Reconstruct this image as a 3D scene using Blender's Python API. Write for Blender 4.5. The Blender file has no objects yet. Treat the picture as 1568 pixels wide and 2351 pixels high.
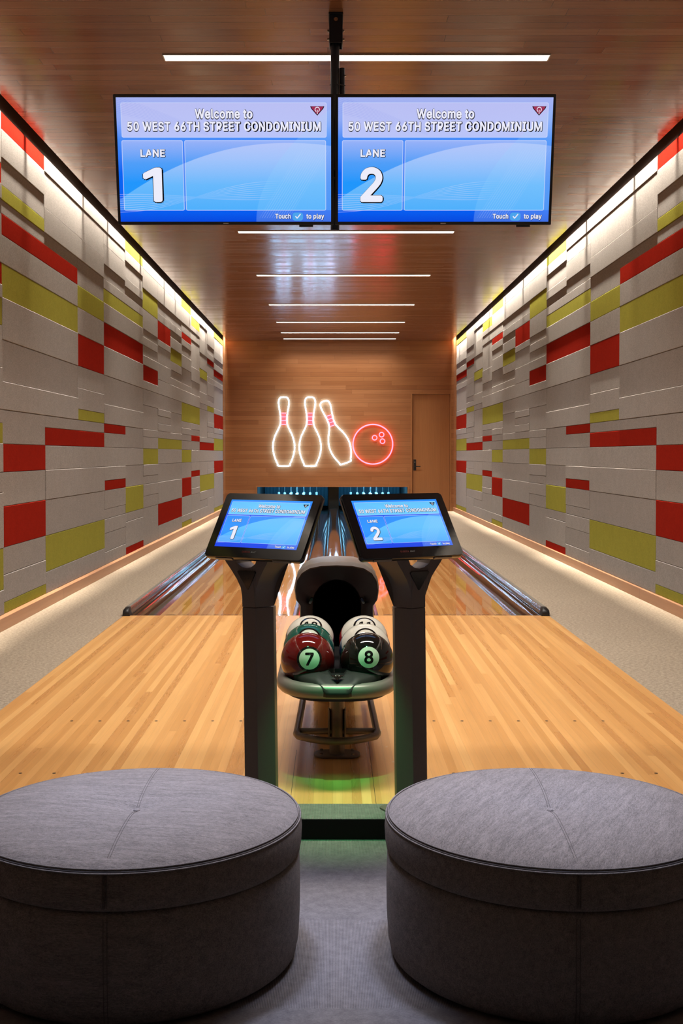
import bpy, bmesh, math, random
from mathutils import Vector, Matrix
S = bpy.context.scene
COL = S.collection
PI = math.pi
R = math.radians
# ------------------------------------------------------------------ camera, world, exposure
CAMZ, F = 1.276, 2668.0
cd = bpy.data.cameras.new('camera'); cam = bpy.data.objects.new('camera', cd); COL.objects.link(cam)
PITCH = R(1.2)
cam.location = (0, 0, CAMZ); cam.rotation_euler = (PI/2 - PITCH, 0, 0)
cd.sensor_fit = 'HORIZONTAL'; cd.sensor_width = 36.0; cd.lens = F/1568*36
cd.shift_x = 20/1568; cd.shift_y = -(131.5 - F*math.tan(PITCH))/1568
cd.clip_start = 0.05; cd.clip_end = 100
S.camera = cam
w = bpy.data.worlds.new('world'); S.world = w; w.use_nodes = True
w.node_tree.nodes['Background'].inputs[0].default_value = (0.02, 0.018, 0.016, 1)
w.node_tree.nodes['Background'].inputs[1].default_value = 0.5
vs = S.view_settings
vs.view_transform = 'Standard'; vs.look = 'None'; vs.gamma = 1.0; vs.exposure = 0.0; vs.use_curve_mapping = False
S.cycles.max_bounces = 10; S.cycles.diffuse_bounces = 5; S.cycles.glossy_bounces = 5
S.cycles.caustics_reflective = False; S.cycles.caustics_refractive = False
S.cycles.sample_clamp_indirect = 6.0
try:
    S.cycles.use_denoising = True
except Exception:
    pass
BAR_W, SLOT_W, NEON_E, RED_E, TV_E, GREEN_W, PIT_W, SEAT_FILL_W = 76.0, 12.0, 24.0, 10.0, 1.0, 15.0, 60.0, 920.0
# room constants: X right, Y away from the camera, Z up, lanes at z = 0
WL, WR = -2.45, 2.755
CH = 3.843
DF = 9.2                 # foul line
DW = 26.25               # far wall
STEP0, STEP1 = 4.047, 4.223
LOW = -0.071
CXR = 0.1525

def lamp(name, kind, loc, rot, energy, color=(1, 1, 1), **kw):
    l = bpy.data.lights.new(name, kind); l.energy = energy; l.color = color
    for k, v in kw.items(): setattr(l, k, v)
    o = bpy.data.objects.new(name, l); COL.objects.link(o); o.location = loc; o.rotation_euler = rot
    return o
WARM = (1.0, 0.89, 0.73)
for sx, x in ((-1, WL+0.052), (1, WR-0.052)):        # linear wall washers inside the ceiling slots, a row of narrow-beam strips
    rs = random.Random(5 + sx)
    y = -1.0
    while y < 25.6:
        n = rs.uniform(.9, 2.4); k = rs.choice((.6, .8, 1.0, 1.2, 1.5))
        lamp('wall_washer', 'AREA', (x, y+n/2, CH+0.155), (0, R(-5.6)*sx, 0), SLOT_W*n*k, WARM, shape='RECTANGLE', size=0.018, size_y=n*.96, spread=R(20))
        y += n
for gx, gt in ((-.065, .085), (.09, -.03)):                               # green indicator lamps under the inner corners of the console monitors
    sp = lamp('indicator_lamp', 'SPOT', (gx, 4.05, .90), (0, 0, 0), GREEN_W, (0.08, 1.0, 0.34), spot_size=R(56), spot_blend=1.0, shadow_soft_size=0.012)
    sp.rotation_euler = (Vector((gt, 4.17, 0)) - sp.location).to_track_quat('-Z', 'Y').to_euler()
sp = lamp('green_spotlight', 'SPOT', (0.02, 3.12, CH-0.03), (0, 0, 0), GREEN_W*30, (0.10, 1.0, 0.36), spot_size=R(7.2), spot_blend=0.9, shadow_soft_size=0.03)   # ceiling spot on the ball tray
sp.rotation_euler = (Vector((0.02, 4.48, .42)) - sp.location).to_track_quat('-Z', 'Y').to_euler()
for ox in (-.50, .57):                                # added cool spots above the frame, without fixtures, to brighten the seat tops
    lamp('added_seat_spot', 'SPOT', (ox, 3.35, CH-.02), (R(-3), 0, 0), SEAT_FILL_W, (.54, .66, 1.0), spot_size=R(30), spot_blend=1.0, shadow_soft_size=.30)
for lx in (-0.846, 0.89):                             # blue lights over the pin decks
    lamp('pit_light', 'AREA', (lx, 26.75, 0.86), (R(38), 0, 0), PIT_W, (0.18, 0.62, 1.0), shape='RECTANGLE', size=1.0, size_y=0.08)

# ------------------------------------------------------------------ node helpers
class V:
    """a tiny wrapper: arithmetic on shader sockets"""
    nt = None
    def __init__(s, sock): s.s = sock
    @staticmethod
    def m(op, *a, clamp=False):
        n = V.nt.nodes.new('ShaderNodeMath'); n.operation = op; n.use_clamp = clamp
        for i, x in enumerate(a):
            if isinstance(x, V): V.nt.links.new(x.s, n.inputs[i])
            else: n.inputs[i].default_value = x
        return V(n.outputs[0])
    def __add__(s, o): return V.m('ADD', s, o)
    __radd__ = __add__
    def __sub__(s, o): return V.m('SUBTRACT', s, o)
    def __rsub__(s, o): return V.m('SUBTRACT', o, s)
    def __mul__(s, o): return V.m('MULTIPLY', s, o)
    __rmul__ = __mul__
    def __truediv__(s, o): return V.m('DIVIDE', s, o)
def lt(a, b): return V.m('LESS_THAN', a, b)
def gt(a, b): return V.m('GREATER_THAN', a, b)
def absv(a): return V.m('ABSOLUTE', a)
def floorv(a): return V.m('FLOOR', a)
def fract(a): return V.m('FRACT', a)
def sinv(a): return V.m('SINE', a)
def maxv(a, b): return V.m('MAXIMUM', a, b)
def minv(a, b): return V.m('MINIMUM', a, b)
def clamp01(a): return V.m('ADD', a, 0.0, clamp=True)
def smooth(a, e0, e1):
    n = V.nt.nodes.new('ShaderNodeMapRange'); n.interpolation_type = 'SMOOTHSTEP'
    V.nt.links.new(a.s, n.inputs[0]); n.inputs[1].default_value = e0; n.inputs[2].default_value = e1
    return V(n.outputs[0])
def combine(x, y, z=0.0):
    n = V.nt.nodes.new('ShaderNodeCombineXYZ')
    for i, c in enumerate((x, y, z)):
        if isinstance(c, V): V.nt.links.new(c.s, n.inputs[i])
        else: n.inputs[i].default_value = c
    return n.outputs[0]
def white(x, y=0.0):
    n = V.nt.nodes.new('ShaderNodeTexWhiteNoise'); n.noise_dimensions = '2D'
    V.nt.links.new(combine(x, y), n.inputs['Vector']); return V(n.outputs['Value'])
def noise(vec, scale, detail=3.0, rough=0.55, dim='3D'):
    n = V.nt.nodes.new('ShaderNodeTexNoise'); n.noise_dimensions = dim
    V.nt.links.new(vec, n.inputs['Vector']); n.inputs['Scale'].default_value = scale
    n.inputs['Detail'].default_value = detail; n.inputs['Roughness'].default_value = rough
    return V(n.outputs[0])
def ramp(f, stops):
    n = V.nt.nodes.new('ShaderNodeValToRGB'); e = n.color_ramp.elements
    for i, (p, c) in ((0, stops[0]), (1, stops[-1])): e[i].position = p; e[i].color = (*c, 1)
    for p, c in stops[1:-1]:
        el = e.new(p); el.color = (*c, 1)
    V.nt.links.new(f.s, n.inputs[0]); return n.outputs[0]
def mix(f, a, b, blend='MIX'):
    n = V.nt.nodes.new('ShaderNodeMix'); n.data_type = 'RGBA'; n.blend_type = blend
    for i, x in ((0, f), (6, a), (7, b)):
        if isinstance(x, V): V.nt.links.new(x.s, n.inputs[i])
        elif isinstance(x, bpy.types.NodeSocket): V.nt.links.new(x, n.inputs[i])
        elif i == 0: n.inputs[0].default_value = x
        else: n.inputs[i].default_value = (*x, 1)
    return n.outputs[2]
def rgbscale(c, v):                                   # colour * value
    return mix(1.0, c, combine3(v), 'MULTIPLY')
def combine3(v):
    n = V.nt.nodes.new('ShaderNodeCombineColor')
    for i in range(3): V.nt.links.new(v.s, n.inputs[i])
    return n.outputs[0]
def bump(h, strength, dist):
    n = V.nt.nodes.new('ShaderNodeBump'); n.inputs['Strength'].default_value = strength; n.inputs['Distance'].default_value = dist
    V.nt.links.new(h.s, n.inputs['Height']); return n.outputs[0]
def start(name):
    m = bpy.data.materials.new(name); m.use_nodes = True; V.nt = m.node_tree
    return m, m.node_tree.nodes['Principled BSDF']
def setin(b, k, v):
    if isinstance(v, V): V.nt.links.new(v.s, b.inputs[k])
    elif isinstance(v, bpy.types.NodeSocket): V.nt.links.new(v, b.inputs[k])
    elif k in ('Base Color', 'Emission Color', 'Specular Tint'): b.inputs[k].default_value = (*v, 1)
    else: b.inputs[k].default_value = v
def position():
    return V.nt.nodes.new('ShaderNodeNewGeometry').outputs['Position']
def objco():
    return V.nt.nodes.new('ShaderNodeTexCoord').outputs['Object']
def sep(v):
    n = V.nt.nodes.new('ShaderNodeSeparateXYZ'); V.nt.links.new(v, n.inputs[0]); return [V(o) for o in n.outputs]
def lin(*c):
    return tuple(((v/255)/12.92 if v/255 < .04045 else ((v/255+.055)/1.055)**2.4) for v in c)

def plain(name, col, rough=0.5, metal=0.0, grain=0.06, gs=120.0, coat=0.0, bumpd=0.0, spec=0.5):
    m, b = start(name)
    n = noise(objco(), gs, 3)
    setin(b, 'Base Color', rgbscale_c(col, n, grain))
    setin(b, 'Roughness', clamp01(n*0.08 + (rough-0.04))); setin(b, 'Metallic', metal)
    b.inputs['Coat Weight'].default_value = coat; b.inputs['Coat Roughness'].default_value = 0.05
    b.inputs['Specular IOR Level'].default_value = spec
    if bumpd: setin(b, 'Normal', bump(n, 0.4, bumpd))
    return m
def rgbscale_c(col, n, grain):
    lo = tuple(c*(1-grain) for c in col); hi = tuple(min(1, c*(1+grain)) for c in col)
    return mix(n, lo, hi)
def emit(name, col, strength):
    m, b = start(name)
    setin(b, 'Base Color', (0.02, 0.02, 0.02)); setin(b, 'Emission Color', col); setin(b, 'Emission Strength', strength)
    return m
def planks(name, along, across, width, length, tones, rough, seam=0.06, seamdark=0.55, coat=0.0, coatr=0.03,
           grain=0.25, stag=None, wav=0.0, endw=0.0015, specw=0.5, tilt=0.0, gloss_var=0.05):
    m, b = start(name)
    xyz = sep(position()); a = xyz[along]; c = xyz[across]
    row = floorv(c/width)
    off = white(row, 7.3)*length
    aa = (a+off)/length
    col = floorv(aa)
    idv = white(row*1.37, col*2.11)
    g = noise(combine(a*1.6+idv*40, c*42.0, idv*9.0), 1.0, 5, 0.6)
    g2 = noise(combine(a*5.0, c*160.0, idv*5.0), 1.0, 2, 0.5)
    base = ramp(clamp01(idv*(1-grain) + g*grain), tones)
    fc = fract(c/width); fa = fract(aa)
    s1 = maxv(lt(fc, seam*0.5), gt(fc, 1-seam*0.5)); s2 = lt(fa, endw/length*2)
    dark = 1.0 - maxv(s1, s2)*seamdark
    tone = dark*(0.80 + g*0.28 + g2*0.12)
    setin(b, 'Base Color', rgbscale(base, tone))
    setin(b, 'Roughness', clamp01(rough + (idv-0.5)*gloss_var + (g-0.5)*gloss_var))
    b.inputs['Coat Weight'].default_value = coat; b.inputs['Coat Roughness'].default_value = coatr
    b.inputs['Specular IOR Level'].default_value = specw
    h = dark*0.5
    if tilt: h = h + (fc-0.5)*(idv-0.5)*tilt + fa*(white(col, row)-0.5)*tilt*0.6
    if wav: h = h + noise(combine(xyz[0]*9.0, xyz[1]*2.2, 0.0), 1.0, 2)*wav
    if tilt or wav: setin(b, 'Normal', bump(h, 0.35, 0.0012))
    return m
def felt(name, col, amp=0.30):
    m, b = start(name)
    n = noise(position(), 95.0, 6, 0.85); n2 = noise(position(), 9.0, 3)
    lo = tuple(c*(1-amp) for c in col); hi = tuple(min(1, c*(1+amp)) for c in col)
    c = mix(smooth(n, .3, .7), lo, hi)
    setin(b, 'Base Color', rgbscale(c, n2*0.16+0.92))
    setin(b, 'Roughness', 1.0); b.inputs['Specular IOR Level'].default_value = 0.0
    setin(b, 'Normal', bump(n, 0.5, 0.0015))
    return m
def carpet(name, col):
    m, b = start(name)
    n = noise(position(), 48.0, 6, 0.85); n2 = noise(position(), 1.7, 3)
    c = mix(smooth(n, .3, .72), tuple(x*.60 for x in col), tuple(min(1, x*1.34) for x in col))
    setin(b, 'Base Color', rgbscale(c, n2*0.14+0.93))
    setin(b, 'Roughness', 1.0); b.inputs['Specular IOR Level'].default_value = 0.1
    setin(b, 'Normal', bump(n, 0.8, 0.006))
    return m
def ribbed(name, col):
    m, b = start(name)
    x, y, z = sep(position())
    t = floorv((y-2.80)/0.54)
    odd = gt(fract(t*0.5), 0.25)
    n = noise(combine(x*420.0, y*120.0, 0.0), 1.0, 3, 0.7); nb = noise(position(), 30.0, 4, 0.7); fz = noise(combine(x*130.0, y*260.0, 0.0), 1.0, 5, 0.85)
    rib = sinv(x*(2*PI/0.0040))*0.5 + 0.5
    h = rib*(1.0-odd) + fz*odd
    t0 = (rib*0.55 + n*0.65)*(1.0-odd) + (fz*1.6-0.25)*odd
    c = mix(clamp01(t0*0.75 + (nb-0.5)*0.8), tuple(v*.42 for v in col), tuple(min(1, v*1.45) for v in col))
    setin(b, 'Base Color', c); setin(b, 'Roughness', 1.0); b.inputs['Specular IOR Level'].default_value = 0.1
    setin(b, 'Normal', bump(h, 0.5, 0.002))
    return m
def wool(name, col):
    m, b = start(name)
    co = objco(); x, y, z = sep(co)
    n = noise(combine(x*75.0, y*420.0, z*420.0), 1.0, 4, 0.75)
    fine = noise(co, 520.0, 4, 0.85); blot = noise(combine(x*9.0, y*70.0, z*70.0), 1.0, 4, 0.7)
    t = clamp01(n*0.60 + fine*0.60 + blot*0.30 - 0.25)
    c = mix(smooth(t, .25, .75), tuple(v*.36 for v in col), tuple(min(1, v*1.68) for v in col))
    setin(b, 'Base Color', c); setin(b, 'Roughness', 1.0); b.inputs['Sheen Weight'].default_value = 0.05
    b.inputs['Specular IOR Level'].default_value = 0.1
    setin(b, 'Normal', bump(fine + n*0.6, 0.5, 0.0015))
    return m
def screen_mat(name, deep, strength):
    """the welcome page of the scoring screens: gradient, boxes, swooshes and wave lines, in UV space (v down)"""
    m, b = start(name)
    uv = V.nt.nodes.new('ShaderNodeUVMap').outputs[0]
    u, v1, _ = sep(uv); v = 1.0 - v1
    A = 1.74
    def box(u0, u1, v0, v1_, r=0.012):
        qx = absv((u-(u0+u1)/2)*A) - ((u1-u0)/2*A - r); qy = absv(v-(v0+v1_)/2) - ((v1_-v0)/2 - r)
        ox, oy = maxv(qx, 0.0), maxv(qy, 0.0)
        return V.m('SQRT', ox*ox+oy*oy) + minv(maxv(qx, qy), 0.0) - r
    if deep:
        out = ramp(v, [(0, lin(20, 140, 250)), (.33, lin(6, 80, 235)), (.6, lin(4, 90, 240)), (1, lin(0, 60, 225))])
        pan = ramp(v, [(0, lin(90, 190, 255)), (.3, lin(110, 200, 255)), (.36, lin(40, 140, 250)), (.65, lin(45, 150, 255)), (1, lin(20, 120, 250))])
        arcc = ramp(v, [(.3, lin(110, 195, 255)), (.6, lin(100, 195, 255)), (.9, lin(60, 165, 255))])
    else:
        out = ramp(v, [(0, lin(165, 178, 240)), (.18, lin(140, 168, 245)), (.33, lin(70, 140, 248)), (.6, lin(0, 100, 240)), (.92, lin(0, 92, 240)), (1, lin(0, 72, 222))])
        pan = ramp(v, [(0, lin(186, 190, 242)), (.3, lin(186, 196, 248)), (.36, lin(146, 176, 248)), (.52, lin(80, 158, 248)), (.68, lin(30, 150, 252)), (1, lin(30, 150, 250))])
        arcc = ramp(v, [(.33, lin(190, 202, 250)), (.5, lin(168, 200, 252)), (.7, lin(112, 190, 252)), (.92, lin(80, 178, 252))])
    s = minv(minv(box(.022, .978, .043, .316), box(.02, .304, .342, .906)), box(.314, .975, .342, .906))
    inside = lt(s, 0.0)
    c = mix(inside, out, pan)
    # great swoosh: everything under an arc, right of the left edge
    arc = 0.36 + V.m('POWER', absv(0.80-u)/0.80, 2.1)*0.46
    under = smooth(v - arc, -0.002, 0.003)*lt(v, 0.906)
    c = mix(under*inside*0.85, c, arcc)
    c = mix(under*(1.0-inside)*0.35, c, arcc)
    # diagonal veil on the right
    dg = 0.645 + V.m('POWER', clamp01(1.0-v), 1.9)*0.42
    veil = smooth(u - dg, -0.002, 0.002)
    c = mix(veil*0.16, c, lin(150, 215, 255))
    # twisting ribbon of fine lines along the bottom
    cen = 0.845 - u*0.13 + sinv(u*7.0+0.4)*0.012
    amp = absv(sinv((u-0.36)*4.6))*0.075 + 0.006
    t = (v-cen)/amp
    ln = smooth(absv(fract(t*4.5)-0.5), 0.30, 0.44)*lt(absv(t), 1.0)*(1.0-smooth(u, 0.55, 0.80))
    c = mix(ln*0.34, c, lin(225, 232, 255))
    # fan of lines top left and right edge
    t2 = (v - (0.05 + u*0.55))/(0.075*(1.0-u*1.8))
    ln2 = smooth(absv(fract(t2*5.0)-0.5), 0.32, 0.45)*lt(absv(t2), 1.0)*lt(u, 0.42)
    c = mix(ln2*0.28, c, lin(70, 110, 225))
    t3 = (u - 0.93 + (v-0.4)*0.35)/0.07
    ln3 = smooth(absv(fract(t3*6.0)-0.5), 0.32, 0.45)*lt(absv(t3), 1.0)*gt(v, 0.42)*lt(v, 0.97)
    c = mix(ln3*0.22, c, lin(190, 220, 255))
    edge = 1.0 - smooth(absv(s), 0.0015, 0.004)
    c = mix(edge*0.6, c, lin(220, 228, 255))
    setin(b, 'Base Color', (0.004, 0.004, 0.005)); setin(b, 'Roughness', 0.25)
    setin(b, 'Emission Color', c); setin(b, 'Emission Strength', strength)
    return m

M = {}
M['ceiling'] = planks('ceiling_planks', 0, 1, 0.107, 1.75, [(0, (.150, .066, .036)), (.5, (.19, .087, .048)), (1, (.235, .115, .066))], .20, specw=.4, seam=.045, seamdark=.55, grain=.4, tilt=.9, gloss_var=.10, coat=0.0)
M['farwall'] = planks('far_wall_planks', 0, 2, 0.098, 1.6, [(0, (.24, .092, .032)), (.5, (.30, .125, .046)), (1, (.37, .165, .066))], .42, seam=.06, seamdark=.35, grain=.45)
M['approach'] = planks('approach_boards', 1, 0, 0.036, 4.5, [(0, (.60, .28, .085)), (.35, (.67, .33, .10)), (.7, (.76, .40, .135)), (1, (.83, .47, .17))], .30, seam=.03, seamdark=.22, grain=.16, gloss_var=.06)
M['lane'] = planks('lane_boards', 1, 0, 0.0270, 2.6, [(0, (.44, .19, .055)), (.4, (.53, .25, .085)), (.7, (.60, .32, .115)), (1, (.66, .37, .15))], .035, seam=.03, seamdark=.2, grain=.16, gloss_var=.02, wav=.35)
M['woodtrim'] = planks('wood_trim', 1, 2, 0.35, 2.4, [(0, (.36, .18, .095)), (1, (.47, .25, .14))], .45, seam=.0, endw=.002)
M['doorwood'] = planks('door_veneer', 2, 0, 0.22, 4.0, [(0, (.31, .13, .045)), (1, (.37, .165, .06))], .4, seam=.0, endw=.0, grain=.6)
M['grey'] = felt('grey_felt', (.252, .236, .230), .26)
M['red'] = felt('red_felt', (.225, .015, .009), .16)
M['green'] = felt('yellow_green_felt', (.235, .225, .042), .16)
M['carpet'] = carpet('beige_carpet', (.43, .355, .275))
M['ribbed'] = ribbed('ribbed_carpet_tile', (.19, .165, .158))
M['wool'] = wool('grey_wool', (.20, .168, .152))
M['seam'] = plain('seam_thread', (.12, .10, .09), .9, spec=.1)
M['black'] = plain('black_plastic', (.012, .012, .013), .38)
M['nose'] = plain('nose_plastic', (.014, .014, .014), .55, spec=.3)
M['gloss_black'] = plain('black_glass', (.006, .006, .007), .08)
M['void'] = plain('matt_black', (.006, .006, .006), .9, spec=.1)
M['brownblack'] = plain('slot_lining', (.045, .032, .028), .9, spec=.1)
M['bronze'] = plain('bronze_powder_coat', (.15, .122, .105), .42, .3)
M['graphite'] = plain('graphite_plastic', (.19, .175, .155), .34, .25)
M['chrome'] = plain('polished_steel', (.6, .6, .6), .18, 1.0)
M['navy'] = plain('dark_steel', (.02, .022, .028), .35, .5)
M['gutter'] = plain('dark_gutter_plastic', (.034, .024, .020), .05, 0.0, gs=6, coat=.0)
M['capping'] = plain('capping_plastic', (.10, .09, .08), .14, 0.0, gs=4, coat=.4)
M['captop'] = plain('capping_top_strip', (.30, .28, .25), .35, 0.2)
M['wallback'] = plain('plaster', (.06, .052, .048), .9)
M['riser'] = plain('riser_metal', (.006, .006, .006), .6, spec=.25)
M['bar'] = emit('light_diffuser', (1.0, .92, .80), 5.0)
M['barframe'] = plain('light_frame', (.55, .53, .5), .4, .6)
M['neon'] = emit('white_neon', (.33, .64, 1.0), NEON_E)
M['neonred'] = emit('red_neon', (1.0, .055, .085), RED_E)
M['bandred'] = emit('red_neon_band', (1.0, .10, .12), 1.6)
M['tv'] = screen_mat('display_page', False, TV_E)
M['touch'] = screen_mat('console_page', True, TV_E*1.05)
M['ink'] = plain('text_shadow', lin(10, 16, 40), .6, spec=.1)
M['text'] = emit('lit_lettering', lin(238, 238, 252), .95)
M['crimson'] = emit('lit_emblem_red', lin(165, 45, 85), .9)
M['tick'] = emit('lit_tick_key', lin(70, 165, 240), .95)
M['logored'] = plain('printed_red', (.35, .06, .05), .5)
M['logogrey'] = plain('printed_grey', (.35, .34, .33), .5)
M['marking'] = plain('floor_print', (.11, .055, .03), .5)
M['dot'] = plain('dot_inlay', (.03, .02, .015), .5)
M['palemark'] = plain('pale_inlay', (.75, .68, .58), .5)
M['pin'] = plain('pin_white', (.80, .82, .84), .25)
M['string'] = plain('pin_cord', (.55, .6, .62), .8)
M['curtain'] = plain('pit_curtain', (.02, .06, .085), .8)
M['pitwall'] = plain('pit_lining', (.012, .018, .022), .6)
for n, c in (('ball_maroon', (.13, .006, .006)), ('ball_black', (.006, .006, .006)), ('ball_teal', (.008, .085, .06)),
             ('ball_white', (.68, .66, .58)), ('ball_purple', (.09, .02, .09)), ('ball_red', (.32, .02, .015)), ('ball_blue', (.02, .045, .15)),
             ('ball_disc', (.64, .71, .60)), ('ball_ink', (.008, .008, .008))):  # disc colour has some of the green lamp glow tinted in
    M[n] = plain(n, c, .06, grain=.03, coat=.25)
M['ballline'] = plain('ball_seam', (.12, .05, .03), .3)

for _n in ('bar', 'text', 'crimson', 'tick', 'bandred', 'touch'):
    M[_n].cycles.emission_sampling = 'NONE'            # too weak to be worth sampling as lamps
# ------------------------------------------------------------------ mesh helpers
class MB:
    def __init__(s): s.bm = bmesh.new(); s.uv = None
    def quad(s, *p): return s.bm.faces.new([s.bm.verts.new(q) for q in p])
    def box(s, x0, x1, y0, y1, z0, z1):
        v = [s.bm.verts.new((x, y, z)) for x in (x0, x1) for y in (y0, y1) for z in (z0, z1)]
        for f in ((0, 1, 3, 2), (4, 6, 7, 5), (0, 4, 5, 1), (2, 3, 7, 6), (0, 2, 6, 4), (1, 5, 7, 3)):
            s.bm.faces.new([v[i] for i in f])
    def loft(s, rings, close=True, cap0=True, cap1=True):
        rr = [[s.bm.verts.new(p) for p in r] for r in rings]
        n = len(rr[0])
        for a, b in zip(rr, rr[1:]):
            for i in range(n if close else n-1):
                j = (i+1) % n
                s.bm.faces.new((a[i], a[j], b[j], b[i]))
        if cap0: s.bm.faces.new(list(reversed(rr[0])))
        if cap1: s.bm.faces.new(rr[-1])
    def tube(s, pts, r, n=10, closed=False):
        P = [Vector(p) for p in pts]; rings = []
        up = Vector((0, 0, 1)); N = len(P); prev = None
        for i in range(N):
            a = P[i-1] if (i > 0 or closed) else P[i]; b = P[(i+1) % N] if (i < N-1 or closed) else P[i]
            t = (b-a).normalized()
            if prev is None:
                ref = up if abs(t.dot(up)) < .95 else Vector((1, 0, 0))
                u = t.cross(ref).normalized()
            else:
                u = (prev - t*prev.dot(t)).normalized()
            prev = u; w_ = t.cross(u)
            rings.append([P[i] + (u*math.cos(2*PI*k/n) + w_*math.sin(2*PI*k/n))*r for k in range(n)])
        if closed:
            rr = [[s.bm.verts.new(p) for p in q] for q in rings]
            for i in range(N):
                a, b = rr[i], rr[(i+1) % N]
                for k in range(n): s.bm.faces.new((a[k], a[(k+1) % n], b[(k+1) % n], b[k]))
        else: s.loft(rings)
    def cyl(s, p0, p1, r, n=24): s.tube([p0, p1], r, n)
    def lathe(s, prof, n=48, c=(0, 0, 0)):
        rings = [[(c[0]+r*math.cos(2*PI*k/n), c[1]+r*math.sin(2*PI*k/n), c[2]+z) for k in range(n)] for r, z in prof]
        s.loft(rings, cap0=prof[0][0] > 1e-4, cap1=prof[-1][0] > 1e-4)
    def prism(s, pts, y0, y1, m=None):                # outline in XZ extruded along Y
        m = m or Matrix()
        s.loft([[m @ Vector((x, y0, z)) for x, z in pts], [m @ Vector((x, y1, z)) for x, z in pts]])
    def disc(s, c, r, n, ux, uy):
        s.bm.faces.new([s.bm.verts.new(Vector(c)+Vector(ux)*r*math.cos(2*PI*k/n)+Vector(uy)*r*math.sin(2*PI*k/n)) for k in range(n)])
    def build(s, name, mat, parent=None, smooth_=False, bevel=0, seg=2, sub=0, auto=None):
        bmesh.ops.remove_doubles(s.bm, verts=s.bm.verts, dist=1e-6)
        bmesh.ops.recalc_face_normals(s.bm, faces=s.bm.faces)
        me = bpy.data.meshes.new(name); s.bm.to_mesh(me); s.bm.free()
        o = bpy.data.objects.new(name, me); COL.objects.link(o)
        me.materials.append(M[mat] if isinstance(mat, str) else mat)
        if smooth_ or auto:
            for p in me.polygons: p.use_smooth = True
            if auto: me.set_sharp_from_angle(angle=R(auto))
        if bevel:
            b = o.modifiers.new('bevel', 'BEVEL'); b.width = bevel; b.segments = seg; b.limit_method = 'ANGLE'; b.angle_limit = R(35)
        if sub:
            m_ = o.modifiers.new('sub', 'SUBSURF'); m_.levels = sub; m_.render_levels = sub
        if parent: o.parent = parent
        return o
def tag(o, label=None, cat=None, group=None, kind=None):
    for k, v in (('label', label), ('category', cat), ('group', group), ('kind', kind)):
        if v: o[k] = v
    return o
def struct(o): o['kind'] = 'structure'; return o
def thing(name, loc, label, cat, group=None, rz=0.0):
    o = bpy.data.objects.new(name, None); COL.objects.link(o); o.location = loc; o.rotation_euler = (0, 0, rz); o.empty_display_size = .1
    return tag(o, label, cat, group)
import json
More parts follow.
